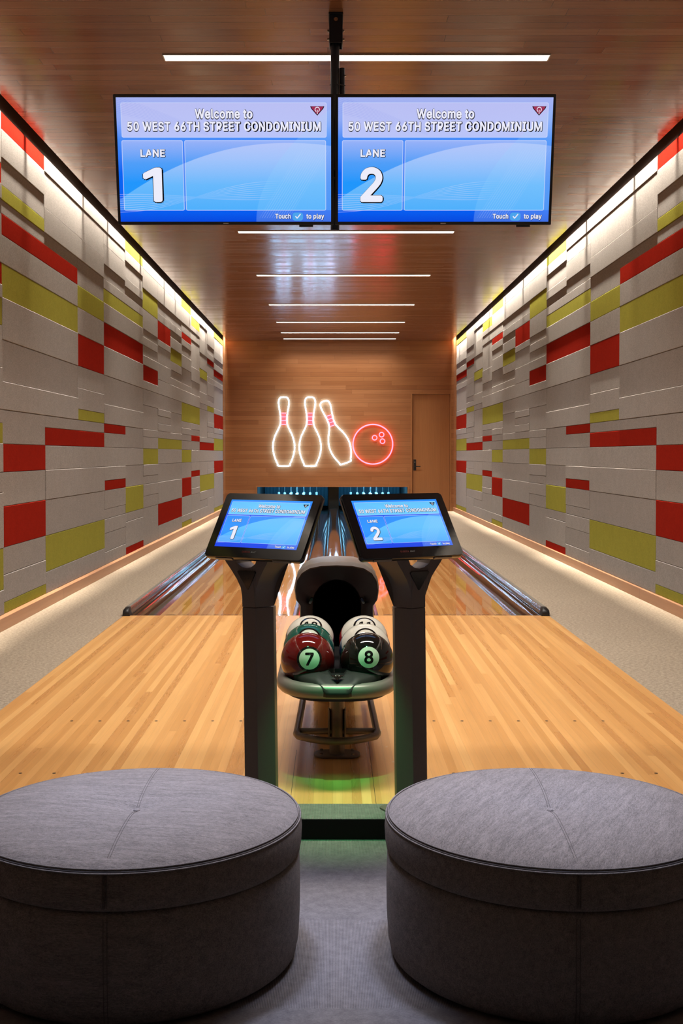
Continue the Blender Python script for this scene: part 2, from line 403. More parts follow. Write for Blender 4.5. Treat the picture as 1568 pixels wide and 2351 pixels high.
GLYPH_DATA = '''{"0":[453,[[[264,-7,227,-7,189,-7],[157,3,130,24,103,45],[83,74,69,113,55,152],[48,199,48,254,48,309],[55,356,69,395,83,434],[104,464,130,484,157,505],[189,516,227,516,264,516],[296,505,323,484,350,464],[370,434,384,395,398,356],[405,309,405,254,405,199],[398,152,384,113,370,74],[350,45,323,24,297,3]],[[202,50,227,50,252,50],[273,58,290,74,308,90],[321,113,330,144,339,174],[344,211,344,254,344,297],[339,334,330,365,321,395],[308,419,290,435,273,451],[252,460,227,460,202,460],[180,451,163,435,146,419],[132,395,123,365,114,334],[109,297,109,254,109,211],[114,174,123,144,132,113],[146,90,163,74,180,58]]]],"1":[453,[[[181,0,76,0,76,18],[76,36,76,55,181,55],[286,55,391,55,391,36],[391,18,391,0,286,0]],[[250,509,276,509,276,339],[276,170,276,0,255,0],[234,0,212,0,212,149],[212,299,212,448,211,448],[210,448,209,448,168,418],[127,388,86,358,86,381],[86,404,86,427,123,454],[161,481,198,509,224,509]]]],"2":[453,[[[172,0,64,0,64,16],[64,32,64,47,121,108],[177,168,234,229,254,249],[270,267,282,282,295,298],[304,313,311,327,317,341],[320,356,320,371,320,390],[316,405,308,419,299,432],[288,442,273,449,259,456],[242,460,224,460,204,460],[187,456,172,447,158,439],[147,428,139,413,131,399],[127,382,127,362,107,362],[86,362,66,362,66,392],[72,419,86,442,100,465],[119,483,143,496,167,509],[194,516,225,516,255,516],[282,509,306,497,329,484],[348,467,361,445,374,424],[381,399,381,372,381,354],[378,335,371,318,364,300],[353,280,336,259,319,237],[296,211,267,180,229,140],[191,100,153,60,153,59],[153,58,153,57,231,57],[310,57,389,57,389,38],[389,19,389,0,281,0]]]],"5":[453,[[[254,-7,221,-7,191,-7],[164,-1,140,11,116,23],[97,39,83,60,69,81],[61,104,60,130,81,130],[101,130,122,130,124,115],[129,101,138,89,147,77],[159,67,173,60,188,53],[204,50,221,50,242,50],[260,55,276,64,292,74],[305,87,314,104,323,121],[328,141,328,162,328,184],[323,204,314,221,304,238],[291,252,275,262,258,272],[239,277,218,277,201,277],[184,274,167,268,151,263],[138,255,128,246,108,248],[88,250,67,253,77,338],[86,423,96,509,186,509],[276,509,366,509,366,490],[366,471,366,452,294,452],[222,452,151,452,145,402],[139,352,134,301,135,301],[135,301,136,301,147,311],[161,319,178,325,194,331],[211,334,229,334,253,334],[274,329,294,321,313,313],[331,301,345,285,359,270],[371,252,379,231,387,210],[391,188,391,163,391,130],[384,101,369,76,354,50],[334,30,309,15,283,1]]]],"6":[453,[[[258,-7,226,-7,195,-7],[167,0,142,15,118,29],[98,49,84,74,71,100],[64,129,64,162,64,186],[69,212,80,239,91,266],[110,300,137,340,176,396],[214,453,252,509,276,509],[299,509,322,509,265,426],[208,344,151,261,149,261],[147,261,145,261,150,271],[157,280,165,288,174,296],[184,302,196,307,207,312],[221,314,235,314,266,314],[293,308,316,295,339,282],[357,263,370,240,382,216],[389,189,389,157,389,125],[382,97,368,73,354,48],[334,28,310,14,286,0]],[[207,48,226,48,246,48],[264,53,279,63,294,72],[306,85,314,101,323,118],[327,136,327,157,327,178],[323,197,314,213,306,230],[294,242,279,251,264,261],[246,265,226,265,207,265],[189,261,174,252,159,243],[147,230,138,214,129,198],[125,179,125,158,125,137],[129,118,138,102,147,85],[159,72,174,63,189,53]]]],"7":[453,[[[120,0,97,0,172,149],[248,299,323,448,323,450],[323,451,323,452,236,452],[149,452,62,452,62,471],[62,490,62,509,172,509],[281,509,391,509,391,489],[391,469,391,449,315,299],[240,150,165,0,142,0]]]],"8":[453,[[[260,-7,226,-7,192,-7],[162,-1,136,11,109,24],[89,40,74,62,59,83],[52,108,52,135,52,157],[56,177,65,195,74,213],[86,229,101,241,116,253],[133,261,153,265,153,265],[153,266,153,267,128,273],[108,287,93,308,78,329],[70,353,70,380,70,406],[77,429,90,450,104,470],[122,486,146,498,169,510],[196,516,226,516,256,516],[283,510,306,498,329,486],[348,470,361,450,375,429],[382,406,382,380,382,353],[374,329,359,308,344,287],[325,273,300,267,300,266],[300,265,300,265,319,261],[336,253,351,241,366,229],[378,213,387,195,396,177],[401,157,401,135,401,108],[393,83,378,62,364,40],[343,24,317,11,291,-1]],[[204,49,226,49,249,49],[268,53,285,60,301,68],[314,78,323,91,332,105],[337,121,337,139,337,158],[332,174,322,189,313,203],[300,214,283,223,266,231],[247,235,226,235,205,235],[186,231,169,223,152,214],[139,203,130,189,120,174],[115,158,115,139,115,121],[120,105,129,91,138,78],[151,68,167,60,184,53]],[[208,290,226,290,244,290],[260,293,274,300,288,307],[299,318,307,330,315,343],[319,358,319,376,319,393],[315,407,308,420,300,433],[289,443,275,449,261,456],[245,460,226,460,208,460],[191,456,177,449,163,443],[152,433,145,420,137,407],[133,393,133,376,133,358],[137,343,145,330,152,318],[163,307,178,300,192,293]]]],":":[188,[[[108,-4,95,-4,83,-4],[72,0,63,9,54,18],[50,28,50,41,50,54],[54,65,63,73,72,82],[83,87,95,87,108,87],[119,82,128,73,137,65],[141,54,141,41,141,28],[137,18,128,9,119,0]],[[108,271,95,271,83,271],[72,275,63,284,54,293],[50,304,50,316,50,329],[54,340,63,349,72,357],[83,362,95,362,108,362],[119,357,128,349,137,340],[141,329,141,316,141,304],[137,293,128,284,119,275]]]],"A":[480,[[[39,0,16,0,78,170],[140,339,201,509,226,509],[251,509,276,509,338,339],[401,170,463,0,440,0],[418,0,395,0,359,101],[323,202,287,302,281,321],[273,344,264,372,255,400],[245,435,232,478,236,478],[241,478,245,478,233,435],[222,399,213,371,204,343],[196,320,191,302,155,202],[120,101,85,0,62,0]],[[197,142,110,142,110,161],[110,180,110,199,197,199],[283,199,370,199,370,180],[370,161,370,142,283,142]]]],"B":[456,[[[122,0,60,0,60,170],[60,339,60,509,120,509],[181,509,241,509,276,509],[306,503,329,491,352,479],[369,462,381,442,392,422],[398,399,398,374,398,352],[394,334,387,320,379,306],[369,294,356,286,344,277],[330,271,315,267,315,265],[315,264,315,262,331,261],[347,255,363,245,379,235],[392,221,402,203,413,185],[418,163,418,136,418,111],[412,87,400,67,388,46],[370,30,344,18,319,6],[287,0,247,0,184,0]],[[125,115,125,57,165,57],[205,57,245,57,284,57],[313,65,330,80,347,95],[355,114,355,137,355,154],[351,170,342,184,334,198],[321,209,306,218,290,227],[271,231,248,231,207,231],[166,231,125,231,125,173]],[[125,341,125,285,162,285],[200,285,238,285,257,285],[273,289,288,296,303,303],[315,313,323,326,332,339],[336,355,336,372,336,395],[328,414,313,429,297,444],[273,452,240,452,202,452],[163,452,125,452,125,396]]]],"C":[510,[[[293,-7,267,-7,223,-7],[184,4,150,25,116,46],[89,76,70,115,50,154],[40,201,40,254,40,308],[50,354,70,393,89,432],[116,462,150,484,184,505],[223,516,267,516,293,516],[317,512,340,504,363,497],[384,486,402,471,420,457],[436,439,448,418,460,398],[468,374,473,348,451,348],[430,348,408,348,404,366],[398,381,389,395,381,408],[370,419,357,428,345,438],[331,444,315,449,300,454],[284,456,267,456,236,456],[208,448,184,432,159,417],[139,394,125,364,111,334],[103,297,103,254,103,211],[111,175,125,145,140,115],[159,92,184,76,209,61],[236,53,267,53,284,53],[300,55,315,60,331,65],[345,71,357,81,370,90],[381,101,389,114,398,128],[404,143,408,160,430,160],[451,160,473,160,469,135],[460,111,448,91,436,70],[421,52,402,38,384,23],[363,12,341,5,318,-3]]]],"D":[502,[[[271,0,219,0,178,0],[137,0,96,0,96,19],[96,38,96,57,136,57],[175,57,215,57,256,57],[291,65,318,81,345,97],[366,119,379,149,392,179],[399,214,399,255,399,296],[392,331,379,361,366,390],[346,412,320,428,293,444],[260,452,221,452,178,452],[136,452,93,452,93,471],[93,490,93,509,137,509],[181,509,225,509,275,509],[317,499,353,478,388,458],[415,429,433,391,452,353],[462,308,462,255,462,202],[452,157,433,119,414,81],[387,51,351,31,314,10]],[[103,509,125,509,125,339],[125,170,125,0,103,0],[82,0,60,0,60,170],[60,339,60,509,82,509]]]],"E":[419,[[[165,0,60,0,60,170],[60,339,60,509,164,509],[268,509,372,509,372,490],[372,471,372,452,290,452],[207,452,125,452,125,396],[125,341,125,286,202,286],[278,286,355,286,355,267],[355,248,355,229,278,229],[202,229,125,229,125,172],[125,114,125,57,208,57],[292,57,375,57,375,38],[375,19,375,0,270,0]]]],"F":[410,[[[82,0,60,0,60,170],[60,339,60,509,163,509],[266,509,369,509,369,490],[369,471,369,452,288,452],[206,452,125,452,125,394],[125,336,125,278,198,278],[272,278,346,278,346,259],[346,240,346,221,272,221],[198,221,125,221,125,147],[125,74,125,0,103,0]]]],"H":[517,[[[82,0,60,0,60,170],[60,339,60,509,82,509],[103,509,125,509,125,435],[125,362,125,289,214,289],[303,289,392,289,392,362],[392,435,392,509,414,509],[435,509,457,509,457,339],[457,170,457,0,435,0],[414,0,392,0,392,77],[392,155,392,232,303,232],[214,232,125,232,125,155],[125,77,125,0,103,0]]]],"I":[300,[[[111,0,31,0,31,19],[31,38,31,57,60,57],[89,57,118,57,118,189],[118,320,118,452,89,452],[60,452,31,452,31,471],[31,490,31,509,111,509],[190,509,269,509,269,490],[269,471,269,452,240,452],[212,452,183,452,183,320],[183,189,183,57,212,57],[240,57,269,57,269,38],[269,19,269,0,190,0]]]],"L":[393,[[[160,0,60,0,60,170],[60,339,60,509,82,509],[103,509,125,509,125,358],[125,208,125,57,203,57],[282,57,361,57,361,38],[361,19,361,0,261,0]]]],"M":[628,[[[81,0,60,0,60,170],[60,339,60,509,91,509],[121,509,152,509,193,402],[235,294,277,187,280,180],[284,170,287,159,291,148],[295,136,299,123,303,110],[307,97,311,84,315,71],[319,59,322,49,317,49],[312,49,307,49,310,59],[314,70,318,83,322,95],[326,108,330,121,334,134],[338,147,342,158,346,170],[349,179,352,187,394,294],[435,402,476,509,507,509],[537,509,568,509,568,339],[568,170,568,0,547,0],[525,0,504,0,504,97],[504,194,504,291,504,302],[504,314,504,327,505,340],[505,354,505,369,505,383],[506,398,506,413,506,428],[507,443,507,457,509,457],[511,457,513,457,508,441],[503,426,498,409,492,393],[487,378,482,363,477,348],[472,334,467,322,463,309],[459,299,456,291,418,194],[380,97,342,0,323,0],[305,0,286,0,248,97],[209,194,170,291,167,299],[163,309,159,321,155,333],[150,346,145,361,140,376],[135,391,129,408,124,424],[118,441,112,457,114,457],[117,457,119,457,119,444],[120,431,120,416,120,401],[121,387,121,372,121,357],[121,342,122,328,122,315],[122,302,122,291,122,194],[122,97,122,0,101,0]]]],"N":[523,[[[82,0,60,0,60,170],[60,339,60,509,85,509],[111,509,136,509,205,400],[274,291,343,183,349,174],[355,164,363,151,370,138],[379,123,388,107,396,90],[405,73,414,55,411,55],[408,54,405,54,403,72],[401,90,401,108,400,126],[399,142,399,157,399,172],[399,185,399,195,399,300],[399,404,399,509,420,509],[442,509,463,509,463,339],[463,170,463,0,438,0],[412,0,387,0,325,97],[264,193,202,290,194,303],[186,316,177,331,169,345],[159,362,148,381,137,400],[123,424,108,452,111,453],[115,453,119,454,120,428],[121,405,122,384,123,362],[124,344,124,328,125,312],[125,300,125,291,125,194],[125,97,125,0,103,0]]]],"O":[533,[[[311,-7,267,-7,223,-7],[184,4,150,25,116,46],[90,76,70,115,50,154],[40,201,40,254,40,308],[50,354,70,393,90,432],[116,462,150,484,184,505],[223,516,267,516,311,516],[350,505,384,484,418,462],[444,432,464,393,483,354],[493,308,493,254,493,201],[483,154,464,115,444,76],[418,46,384,25,350,4]],[[236,53,267,53,297,53],[325,61,349,76,374,91],[394,114,408,144,423,174],[430,211,430,254,430,298],[423,335,408,365,394,395],[374,417,349,433,325,448],[297,456,267,456,236,456],[209,448,184,433,159,417],[140,394,125,364,111,334],[103,297,103,254,103,211],[111,174,125,144,140,114],[159,92,184,76,209,61]]]],"P":[445,[[[82,0,60,0,60,170],[60,339,60,509,118,509],[177,509,235,509,274,509],[307,502,332,487,358,473],[377,454,390,430,402,405],[409,378,409,348,409,317],[402,290,390,265,377,241],[358,222,332,207,307,193],[274,186,235,186,193,186],[151,186,109,186,109,205],[109,224,109,242,150,242],[191,242,233,242,259,242],[281,247,297,256,313,265],[325,278,333,294,341,310],[344,328,344,348,344,368],[341,386,333,402,325,417],[313,430,297,439,280,448],[259,452,232,452,196,452],[160,452,125,452,125,301],[125,151,125,0,103,0]]]],"Q":[533,[[[274,121,245,159,268,159],[290,159,313,159,332,134],[351,109,369,85,374,78],[379,71,384,65,412,27],[440,-10,468,-48,446,-48],[423,-48,401,-48,382,-23],[364,2,346,27,341,33],[336,39,331,46,302,84]],[[311,-7,267,-7,223,-7],[184,4,150,25,116,46],[90,76,70,115,50,154],[40,201,40,254,40,308],[50,354,70,393,90,432],[116,462,150,484,184,505],[223,516,267,516,311,516],[350,505,384,484,418,462],[444,432,464,393,483,354],[493,308,493,254,493,201],[483,154,464,115,444,76],[418,46,384,25,350,4]],[[236,53,267,53,297,53],[325,61,349,76,374,91],[394,114,408,144,423,174],[430,211,430,254,430,298],[423,335,408,365,394,395],[374,417,349,433,325,448],[297,456,267,456,236,456],[209,448,184,433,159,417],[140,394,125,364,111,334],[103,297,103,254,103,211],[111,174,125,144,140,114],[159,92,184,76,209,61]]]],"R":[449,[[[82,0,60,0,60,170],[60,339,60,509,119,509],[177,509,236,509,275,509],[307,502,333,489,359,475],[378,457,390,433,403,410],[409,382,409,352,409,321],[403,295,390,271,378,248],[359,230,333,217,307,204],[275,198,236,198,189,198],[143,198,96,198,96,217],[96,236,96,255,142,255],[188,255,234,255,260,255],[281,259,298,267,314,275],[326,286,334,300,341,315],[345,332,345,352,345,372],[341,390,334,405,326,420],[314,431,298,440,281,448],[259,452,233,452,197,452],[161,452,125,452,125,301],[125,151,125,0,103,0]],[[378,0,353,0,312,76],[271,153,230,229,254,229],[279,229,303,229,344,153],[386,76,428,0,403,0]]]],"S":[447,[[[263,-9,224,-9,187,-9],[155,-3,128,9,100,21],[79,38,64,60,49,82],[40,107,38,137,60,137],[82,137,104,137,106,117],[112,101,123,88,134,75],[149,65,166,59,184,52],[203,49,224,49,247,49],[268,53,286,60,304,68],[319,78,329,92,340,105],[346,121,346,139,346,155],[341,169,332,179,323,189],[311,198,296,205,281,211],[264,217,245,222,224,228],[204,234,184,239,142,251],[109,268,86,289,63,311],[52,339,52,372,52,401],[60,426,75,448,90,469],[111,486,138,498,164,510],[194,516,227,516,261,516],[290,510,316,498,342,486],[362,469,377,449,392,428],[400,404,401,378,380,378],[358,378,337,378,335,403],[323,423,302,437,281,451],[256,459,225,459,203,459],[184,455,167,448,151,441],[138,431,129,418,120,406],[115,391,115,376,115,358],[120,344,131,334,142,323],[154,314,169,308,184,302],[199,297,212,293,230,289],[247,284,264,279,279,275],[295,270,312,264,328,257],[344,248,359,238,373,227],[385,214,395,198,404,181],[408,162,408,139,408,111],[401,86,386,64,372,41],[351,24,323,11,296,-2]]]],"T":[449,[[[85,452,32,452,32,471],[32,490,32,509,160,509],[288,509,417,509,417,490],[417,471,417,452,363,452],[310,452,257,452,257,301],[257,151,257,0,235,0],[214,0,193,0,193,151],[193,301,193,452,139,452]]]],"U":[517,[[[299,-8,259,-8,219,-8],[184,0,154,15,124,31],[101,53,85,80,68,107],[60,138,60,173,60,285],[60,397,60,509,81,509],[103,509,124,509,124,399],[124,288,124,178,124,154],[130,132,141,113,152,94],[167,79,187,68,207,57],[231,52,259,52,287,52],[311,57,331,68,351,79],[366,94,377,113,387,132],[393,154,393,178,393,288],[393,399,393,509,414,509],[436,509,457,509,457,397],[457,285,457,173,457,138],[449,107,433,80,416,53],[393,31,363,15,334,0]]]],"W":[686,[[[180,0,155,0,109,170],[63,339,16,509,38,509],[60,509,82,509,109,404],[136,300,163,196,168,179],[172,163,175,145,179,128],[183,111,187,94,190,76],[194,58,197,40,194,40],[192,40,189,40,193,58],[196,76,200,94,203,111],[207,128,211,145,215,163],[220,179,224,196,251,300],[279,404,306,509,331,509],[355,509,380,509,407,404],[434,300,462,196,466,179],[470,163,474,145,478,128],[482,111,486,94,490,76],[494,58,497,40,494,40],[491,40,488,40,492,58],[495,76,499,94,502,111],[506,128,510,145,515,163],[519,179,523,196,550,300],[576,404,603,509,625,509],[647,509,670,509,623,339],[577,170,530,0,505,0],[480,0,455,0,426,108],[397,215,368,323,362,344],[357,367,351,391,346,416],[341,444,336,475,341,475],[345,475,350,475,345,445],[340,419,335,395,330,371],[324,347,318,323,289,215],[260,108,230,0,205,0]]]],"Y":[472,[[[225,0,203,0,203,69],[203,139,203,208,141,308],[79,409,16,509,41,509],[66,509,91,509,125,454],[159,399,192,344,203,326],[213,309,222,292,231,275],[240,255,250,230,241,230],[232,230,224,230,233,255],[242,276,251,293,260,310],[270,327,280,344,314,399],[347,454,381,509,406,509],[430,509,455,509,393,409],[330,308,268,208,268,139],[268,69,268,0,247,0]]]],"a":[389,[[[182,-9,160,-9,136,-9],[114,-4,94,5,75,14],[59,27,48,45,36,62],[30,83,30,108,30,130],[35,147,43,161,52,175],[63,185,78,193,92,201],[108,207,125,211,143,215],[160,218,178,220,201,223],[219,225,234,227,248,228],[258,231,265,235,272,239],[276,245,276,255,276,255],[276,256,276,257,276,272],[273,286,267,297,261,308],[252,316,240,322,228,328],[213,331,196,331,178,331],[162,328,149,322,136,317],[126,309,118,301,110,292],[104,283,100,274,80,280],[61,285,41,291,50,314],[62,332,79,346,95,360],[113,369,133,375,153,381],[173,384,194,384,208,384],[223,383,239,379,255,376],[271,370,286,360,301,351],[313,338,322,320,332,303],[337,280,337,251,337,168],[337,84,337,0,317,0],[297,0,277,0,277,17],[277,35,277,52,275,52],[274,52,272,52,268,43],[261,34,252,25,243,15],[230,7,215,1,200,-5]],[[155,45,170,45,193,45],[212,50,228,59,243,68],[255,79,263,93,271,107],[276,122,276,138,276,155],[276,173,276,190,273,187],[268,184,259,182,251,180],[242,178,231,176,221,174],[210,172,200,171,190,170],[182,169,175,168,161,166],[147,163,134,159,121,154],[111,148,103,139,96,131],[92,119,92,105,92,92],[95,81,102,72,109,63],[118,57,130,52,142,48]]]],"c":[396,[[[226,-8,207,-8,173,-8],[143,0,117,16,91,33],[71,56,56,85,41,114],[34,149,34,187,34,227],[41,262,56,291,71,321],[91,343,117,360,143,376],[173,384,207,384,226,384],[243,382,260,377,276,372],[292,365,305,356,319,347],[330,335,340,322,350,309],[357,294,362,277,342,272],[322,267,303,262,300,272],[296,281,290,289,285,297],[278,305,270,311,262,317],[253,322,242,325,232,328],[220,330,207,330,182,330],[161,323,145,310,129,297],[116,280,108,258,100,237],[96,213,96,187,96,162],[100,139,108,117,116,96],[129,79,145,66,161,53],[182,46,207,46,220,46],[232,48,243,52,253,55],[263,60,271,66,279,72],[286,80,292,89,297,97],[301,107,304,117,324,112],[343,107,363,102,358,85],[351,70,341,56,332,43],[320,31,306,21,293,12],[277,4,261,-1,244,-6]]]],"e":[404,[[[238,-8,212,-8,175,-8],[143,0,117,16,90,33],[70,56,56,85,41,114],[34,148,34,187,34,226],[41,260,55,290,69,319],[89,343,115,359,141,376],[171,384,205,384,226,384],[246,381,266,374,285,367],[303,356,319,341,335,326],[348,306,357,282,366,258],[371,228,371,194,371,186],[371,178,371,169,272,169],[174,169,75,169,75,187],[75,204,75,221,163,221],[250,221,338,221,329,215],[319,208,310,202,310,227],[306,249,298,269,290,288],[278,303,263,314,247,325],[228,330,205,330,182,330],[163,325,146,313,130,302],[118,288,109,270,100,251],[96,232,96,211,96,200],[96,189,96,178,96,150],[101,126,110,106,120,87],[134,72,151,61,168,51],[189,46,212,46,228,46],[241,48,254,53,266,57],[277,64,285,73,294,82],[301,93,306,105,325,101],[345,96,365,91,359,71],[349,54,335,39,321,24],[303,13,283,4,262,-4]]]],"h":[410,[[[114,249,114,227,114,151],[114,76,114,0,93,0],[73,0,53,0,53,170],[53,339,53,509,73,509],[93,509,114,509,114,435],[114,361,114,287,110,287],[106,287,102,287,114,322],[131,347,152,362,174,377],[199,384,227,384,253,384],[276,379,295,369,315,358],[330,342,341,321,352,299],[357,273,357,240,357,160],[357,80,357,0,337,0],[316,0,296,0,296,78],[296,157,296,235,296,265],[288,288,273,304,258,321],[237,329,210,329,192,329],[175,325,161,317,146,309],[135,298,126,283,118,267]]]],"l":[189,[[[147,-2,139,-2,110,-2],[88,5,74,20,60,35],[53,57,53,84,53,226],[53,367,53,509,73,509],[93,509,114,509,114,372],[114,235,114,99,114,81],[116,69,120,62,125,55],[133,52,146,52,152,52],[157,52,160,53,164,53],[167,54,170,54,173,37],[177,20,181,3,175,1],[169,0,162,-1,154,-2]]]],"m":[610,[[[73,0,53,0,53,126],[53,253,53,379,72,379],[92,379,112,379,112,351],[112,323,112,295,111,295],[109,295,108,295,113,316],[121,332,132,346,144,359],[157,369,172,376,187,383],[203,386,219,386,247,386],[270,378,287,361,305,344],[316,322,321,295,318,295],[315,295,312,295,317,313],[325,329,337,343,349,357],[364,367,381,375,398,382],[416,386,437,386,459,386],[479,381,497,372,515,362],[530,348,541,328,551,309],[557,285,557,255,557,170],[557,85,557,0,536,0],[516,0,496,0,496,85],[496,169,496,254,496,281],[488,301,473,313,457,325],[439,330,419,330,402,330],[387,327,374,320,362,313],[352,303,345,290,339,278],[335,263,335,247,335,165],[335,82,335,0,315,0],[295,0,274,0,274,87],[274,173,274,260,274,281],[267,298,253,311,239,324],[221,330,199,330,185,330],[171,327,158,320,144,313],[134,303,126,289,118,276],[114,258,114,238,114,159],[114,79,114,0,93,0]]]],"o":[415,[[[242,-8,207,-8,173,-8],[143,0,117,16,91,33],[71,56,56,85,41,114],[34,149,34,187,34,227],[41,262,56,291,71,321],[91,343,117,360,143,376],[173,384,207,384,242,384],[273,376,299,360,325,343],[345,321,359,291,374,262],[381,227,381,187,381,149],[374,114,359,85,345,56],[325,33,299,16,273,0]],[[182,46,207,46,233,46],[254,53,270,66,287,79],[299,96,307,117,315,139],[319,162,319,187,319,213],[315,236,307,258,299,280],[287,297,270,310,254,323],[233,330,207,330,182,330],[161,323,145,310,129,297],[116,280,108,258,100,237],[96,213,96,187,96,162],[100,139,108,117,116,96],[129,79,145,66,161,53]]]],"p":[424,[[[73,-143,53,-143,53,31],[53,205,53,379,72,379],[92,379,112,379,112,359],[112,339,112,319,114,319],[116,319,118,319,123,327],[129,336,137,346,145,356],[157,365,171,373,186,381],[205,384,229,384,261,384],[289,376,313,361,337,345],[356,322,370,293,383,263],[390,229,390,189,390,149],[383,114,370,84,356,55],[337,32,313,16,289,0],[261,-8,229,-8,206,-8],[187,-4,173,4,158,12],[146,21,138,31,130,42],[123,51,118,59,117,59],[115,59,114,59,114,-8],[114,-76,114,-143,93,-143]],[[197,47,220,47,244,47],[263,53,279,66,295,78],[308,95,316,117,324,138],[328,162,328,189,328,216],[324,240,316,261,308,282],[296,299,280,311,264,324],[244,330,220,330,197,330],[177,324,161,312,145,300],[133,284,125,263,117,242],[113,217,113,189,113,161],[117,136,125,115,133,94],[146,77,162,65,178,53]]]],"t":[227,[[[138,379,204,379,204,362],[204,344,204,327,138,327],[72,327,6,327,6,344],[6,362,6,379,72,379]],[[65,345,65,471,85,471],[106,471,126,471,126,347],[126,222,126,98,126,81],[129,69,136,61,143,54],[154,50,170,50,174,50],[179,50,185,51,191,52],[197,53,202,54,206,36],[209,19,213,2,207,0],[200,-2,192,-3,184,-4],[176,-4,168,-4,136,-4],[110,4,92,21,74,38],[65,62,65,93,65,219]]]],"u":[410,[[[211,-5,182,-5,157,-5],[134,0,115,11,95,21],[80,37,69,59,58,80],[53,107,53,139,53,219],[53,299,53,379,73,379],[93,379,114,379,114,301],[114,222,114,144,114,114],[121,91,137,75,152,58],[173,50,200,50,218,50],[235,54,249,62,264,70],[275,81,283,97,292,112],[296,131,296,153,296,228],[296,304,296,379,316,379],[337,379,357,379,357,253],[357,126,357,0,337,0],[318,0,298,0,298,31],[298,61,298,92,301,92],[304,92,307,92,295,57],[279,32,257,17,235,2]]]],"y":[389,[[[51,-140,47,-139,52,-121],[57,-103,61,-86,65,-86],[68,-87,71,-87,83,-90],[94,-91,104,-89,114,-87],[122,-82,130,-74,138,-66],[145,-53,151,-36,155,-24],[159,-13,163,-1,114,126],[66,252,17,379,40,379],[62,379,84,379,111,305],[138,230,165,155,174,132],[181,109,187,87,193,64],[199,42,206,21,198,21],[191,21,184,21,190,42],[196,64,202,87,209,110],[216,132,224,155,251,230],[278,305,305,379,327,379],[349,379,371,379,316,234],[260,88,204,-58,196,-78],[187,-94,177,-107,166,-120],[153,-129,139,-136,125,-142],[109,-145,91,-145,81,-145],[72,-144,65,-143,57,-142]]]]," ":[188,[]]}'''
GLYPH = json.loads(GLYPH_DATA)
GLYPH['1'] = [430, [[[v for _ in range(3) for v in p] for p in ((216, 0), (276, 0), (276, 509), (226, 509), (92, 425), (92, 367), (216, 440))]]]
GLYPH['M'] = [628, [[[v for _ in range(3) for v in p] for p in ((58, 0), (112, 0), (112, 405), (285, 0), (343, 0), (516, 405), (516, 0), (570, 0), (570, 509), (492, 509), (314, 88), (136, 509), (58, 509))]]]                         # outlines of a plain sans alphabet, 509 units high capitals
def text_mesh(txt, cap, bold=0.0, ncopy=9):
    """a line of text as triangles in the XY plane, centred on x, baseline at 0, capitals cap high, thickened by bold*cap"""
    cu = bpy.data.curves.new('t', 'CURVE'); cu.dimensions = '2D'; cu.fill_mode = 'BOTH'; cu.resolution_u = 4
    x = 0; k = cap/509
    for ch in txt:
        adv, spl = GLYPH[ch]
        for sp_ in spl:
            s_ = cu.splines.new('BEZIER'); s_.bezier_points.add(len(sp_)-1); s_.use_cyclic_u = True
            for bp, q in zip(s_.bezier_points, sp_):
                bp.handle_left_type = bp.handle_right_type = 'FREE'
                bp.handle_left = ((q[0]+x)*k, q[1]*k, 0); bp.co = ((q[2]+x)*k, q[3]*k, 0); bp.handle_right = ((q[4]+x)*k, q[5]*k, 0)
        x += adv + 509*bold*1.1
    o = bpy.data.objects.new('t', cu); COL.objects.link(o)
    dg = bpy.context.evaluated_depsgraph_get(); dg.update()
    src = bpy.data.meshes.new_from_object(o.evaluated_get(dg))
    bpy.data.objects.remove(o); bpy.data.curves.remove(cu)
    xs = [v.co.x for v in src.vertices]; cx = (min(xs)+max(xs))/2; wid = max(xs)-min(xs)
    co = [(v.co.x-cx, v.co.y) for v in src.vertices]; fa = [tuple(p.vertices) for p in src.polygons]
    bpy.data.meshes.remove(src)
    offs = [(0, 0)] + ([(bold*cap*math.cos(2*PI*i/ncopy), bold*cap*math.sin(2*PI*i/ncopy)) for i in range(ncopy)] if bold else [])
    V_, F_ = [], []
    for dx, dy in offs:
        n = len(V_); V_ += [(x_+dx, y_+dy, 0) for x_, y_ in co]; F_ += [tuple(i+n for i in f) for f in fa]
    me = bpy.data.meshes.new('t'); me.from_pydata(V_, [], F_)
    return me, wid
def add_text(name, txt, cap, mat, parent, fn, bold=0.0, width=None, subdiv=0):
    me, wid = text_mesh(txt, cap, bold)
    kx = width/wid if width else 1.0
    if subdiv:
        bm = bmesh.new(); bm.from_mesh(me); bmesh.ops.triangulate(bm, faces=bm.faces)
        bmesh.ops.subdivide_edges(bm, edges=bm.edges, cuts=subdiv, use_grid_fill=True); bm.to_mesh(me); bm.free()
    for v in me.vertices: v.co = fn(v.co.x*kx, v.co.y)
    me.materials.clear(); me.materials.append(M[mat]); me.name = name
    o = bpy.data.objects.new(name, me); COL.objects.link(o)
    if parent: o.parent = parent
    return o
def superrect(w_, h_, r, n=6):
    pts = []
    for cx, cy, a0 in ((w_/2-r, h_/2-r, 0), (-w_/2+r, h_/2-r, 90), (-w_/2+r, -h_/2+r, 180), (w_/2-r, -h_/2+r, 270)):
        for i in range(n+1):
            a = R(a0+90*i/n); pts.append((cx+r*math.cos(a), cy+r*math.sin(a)))
    return pts

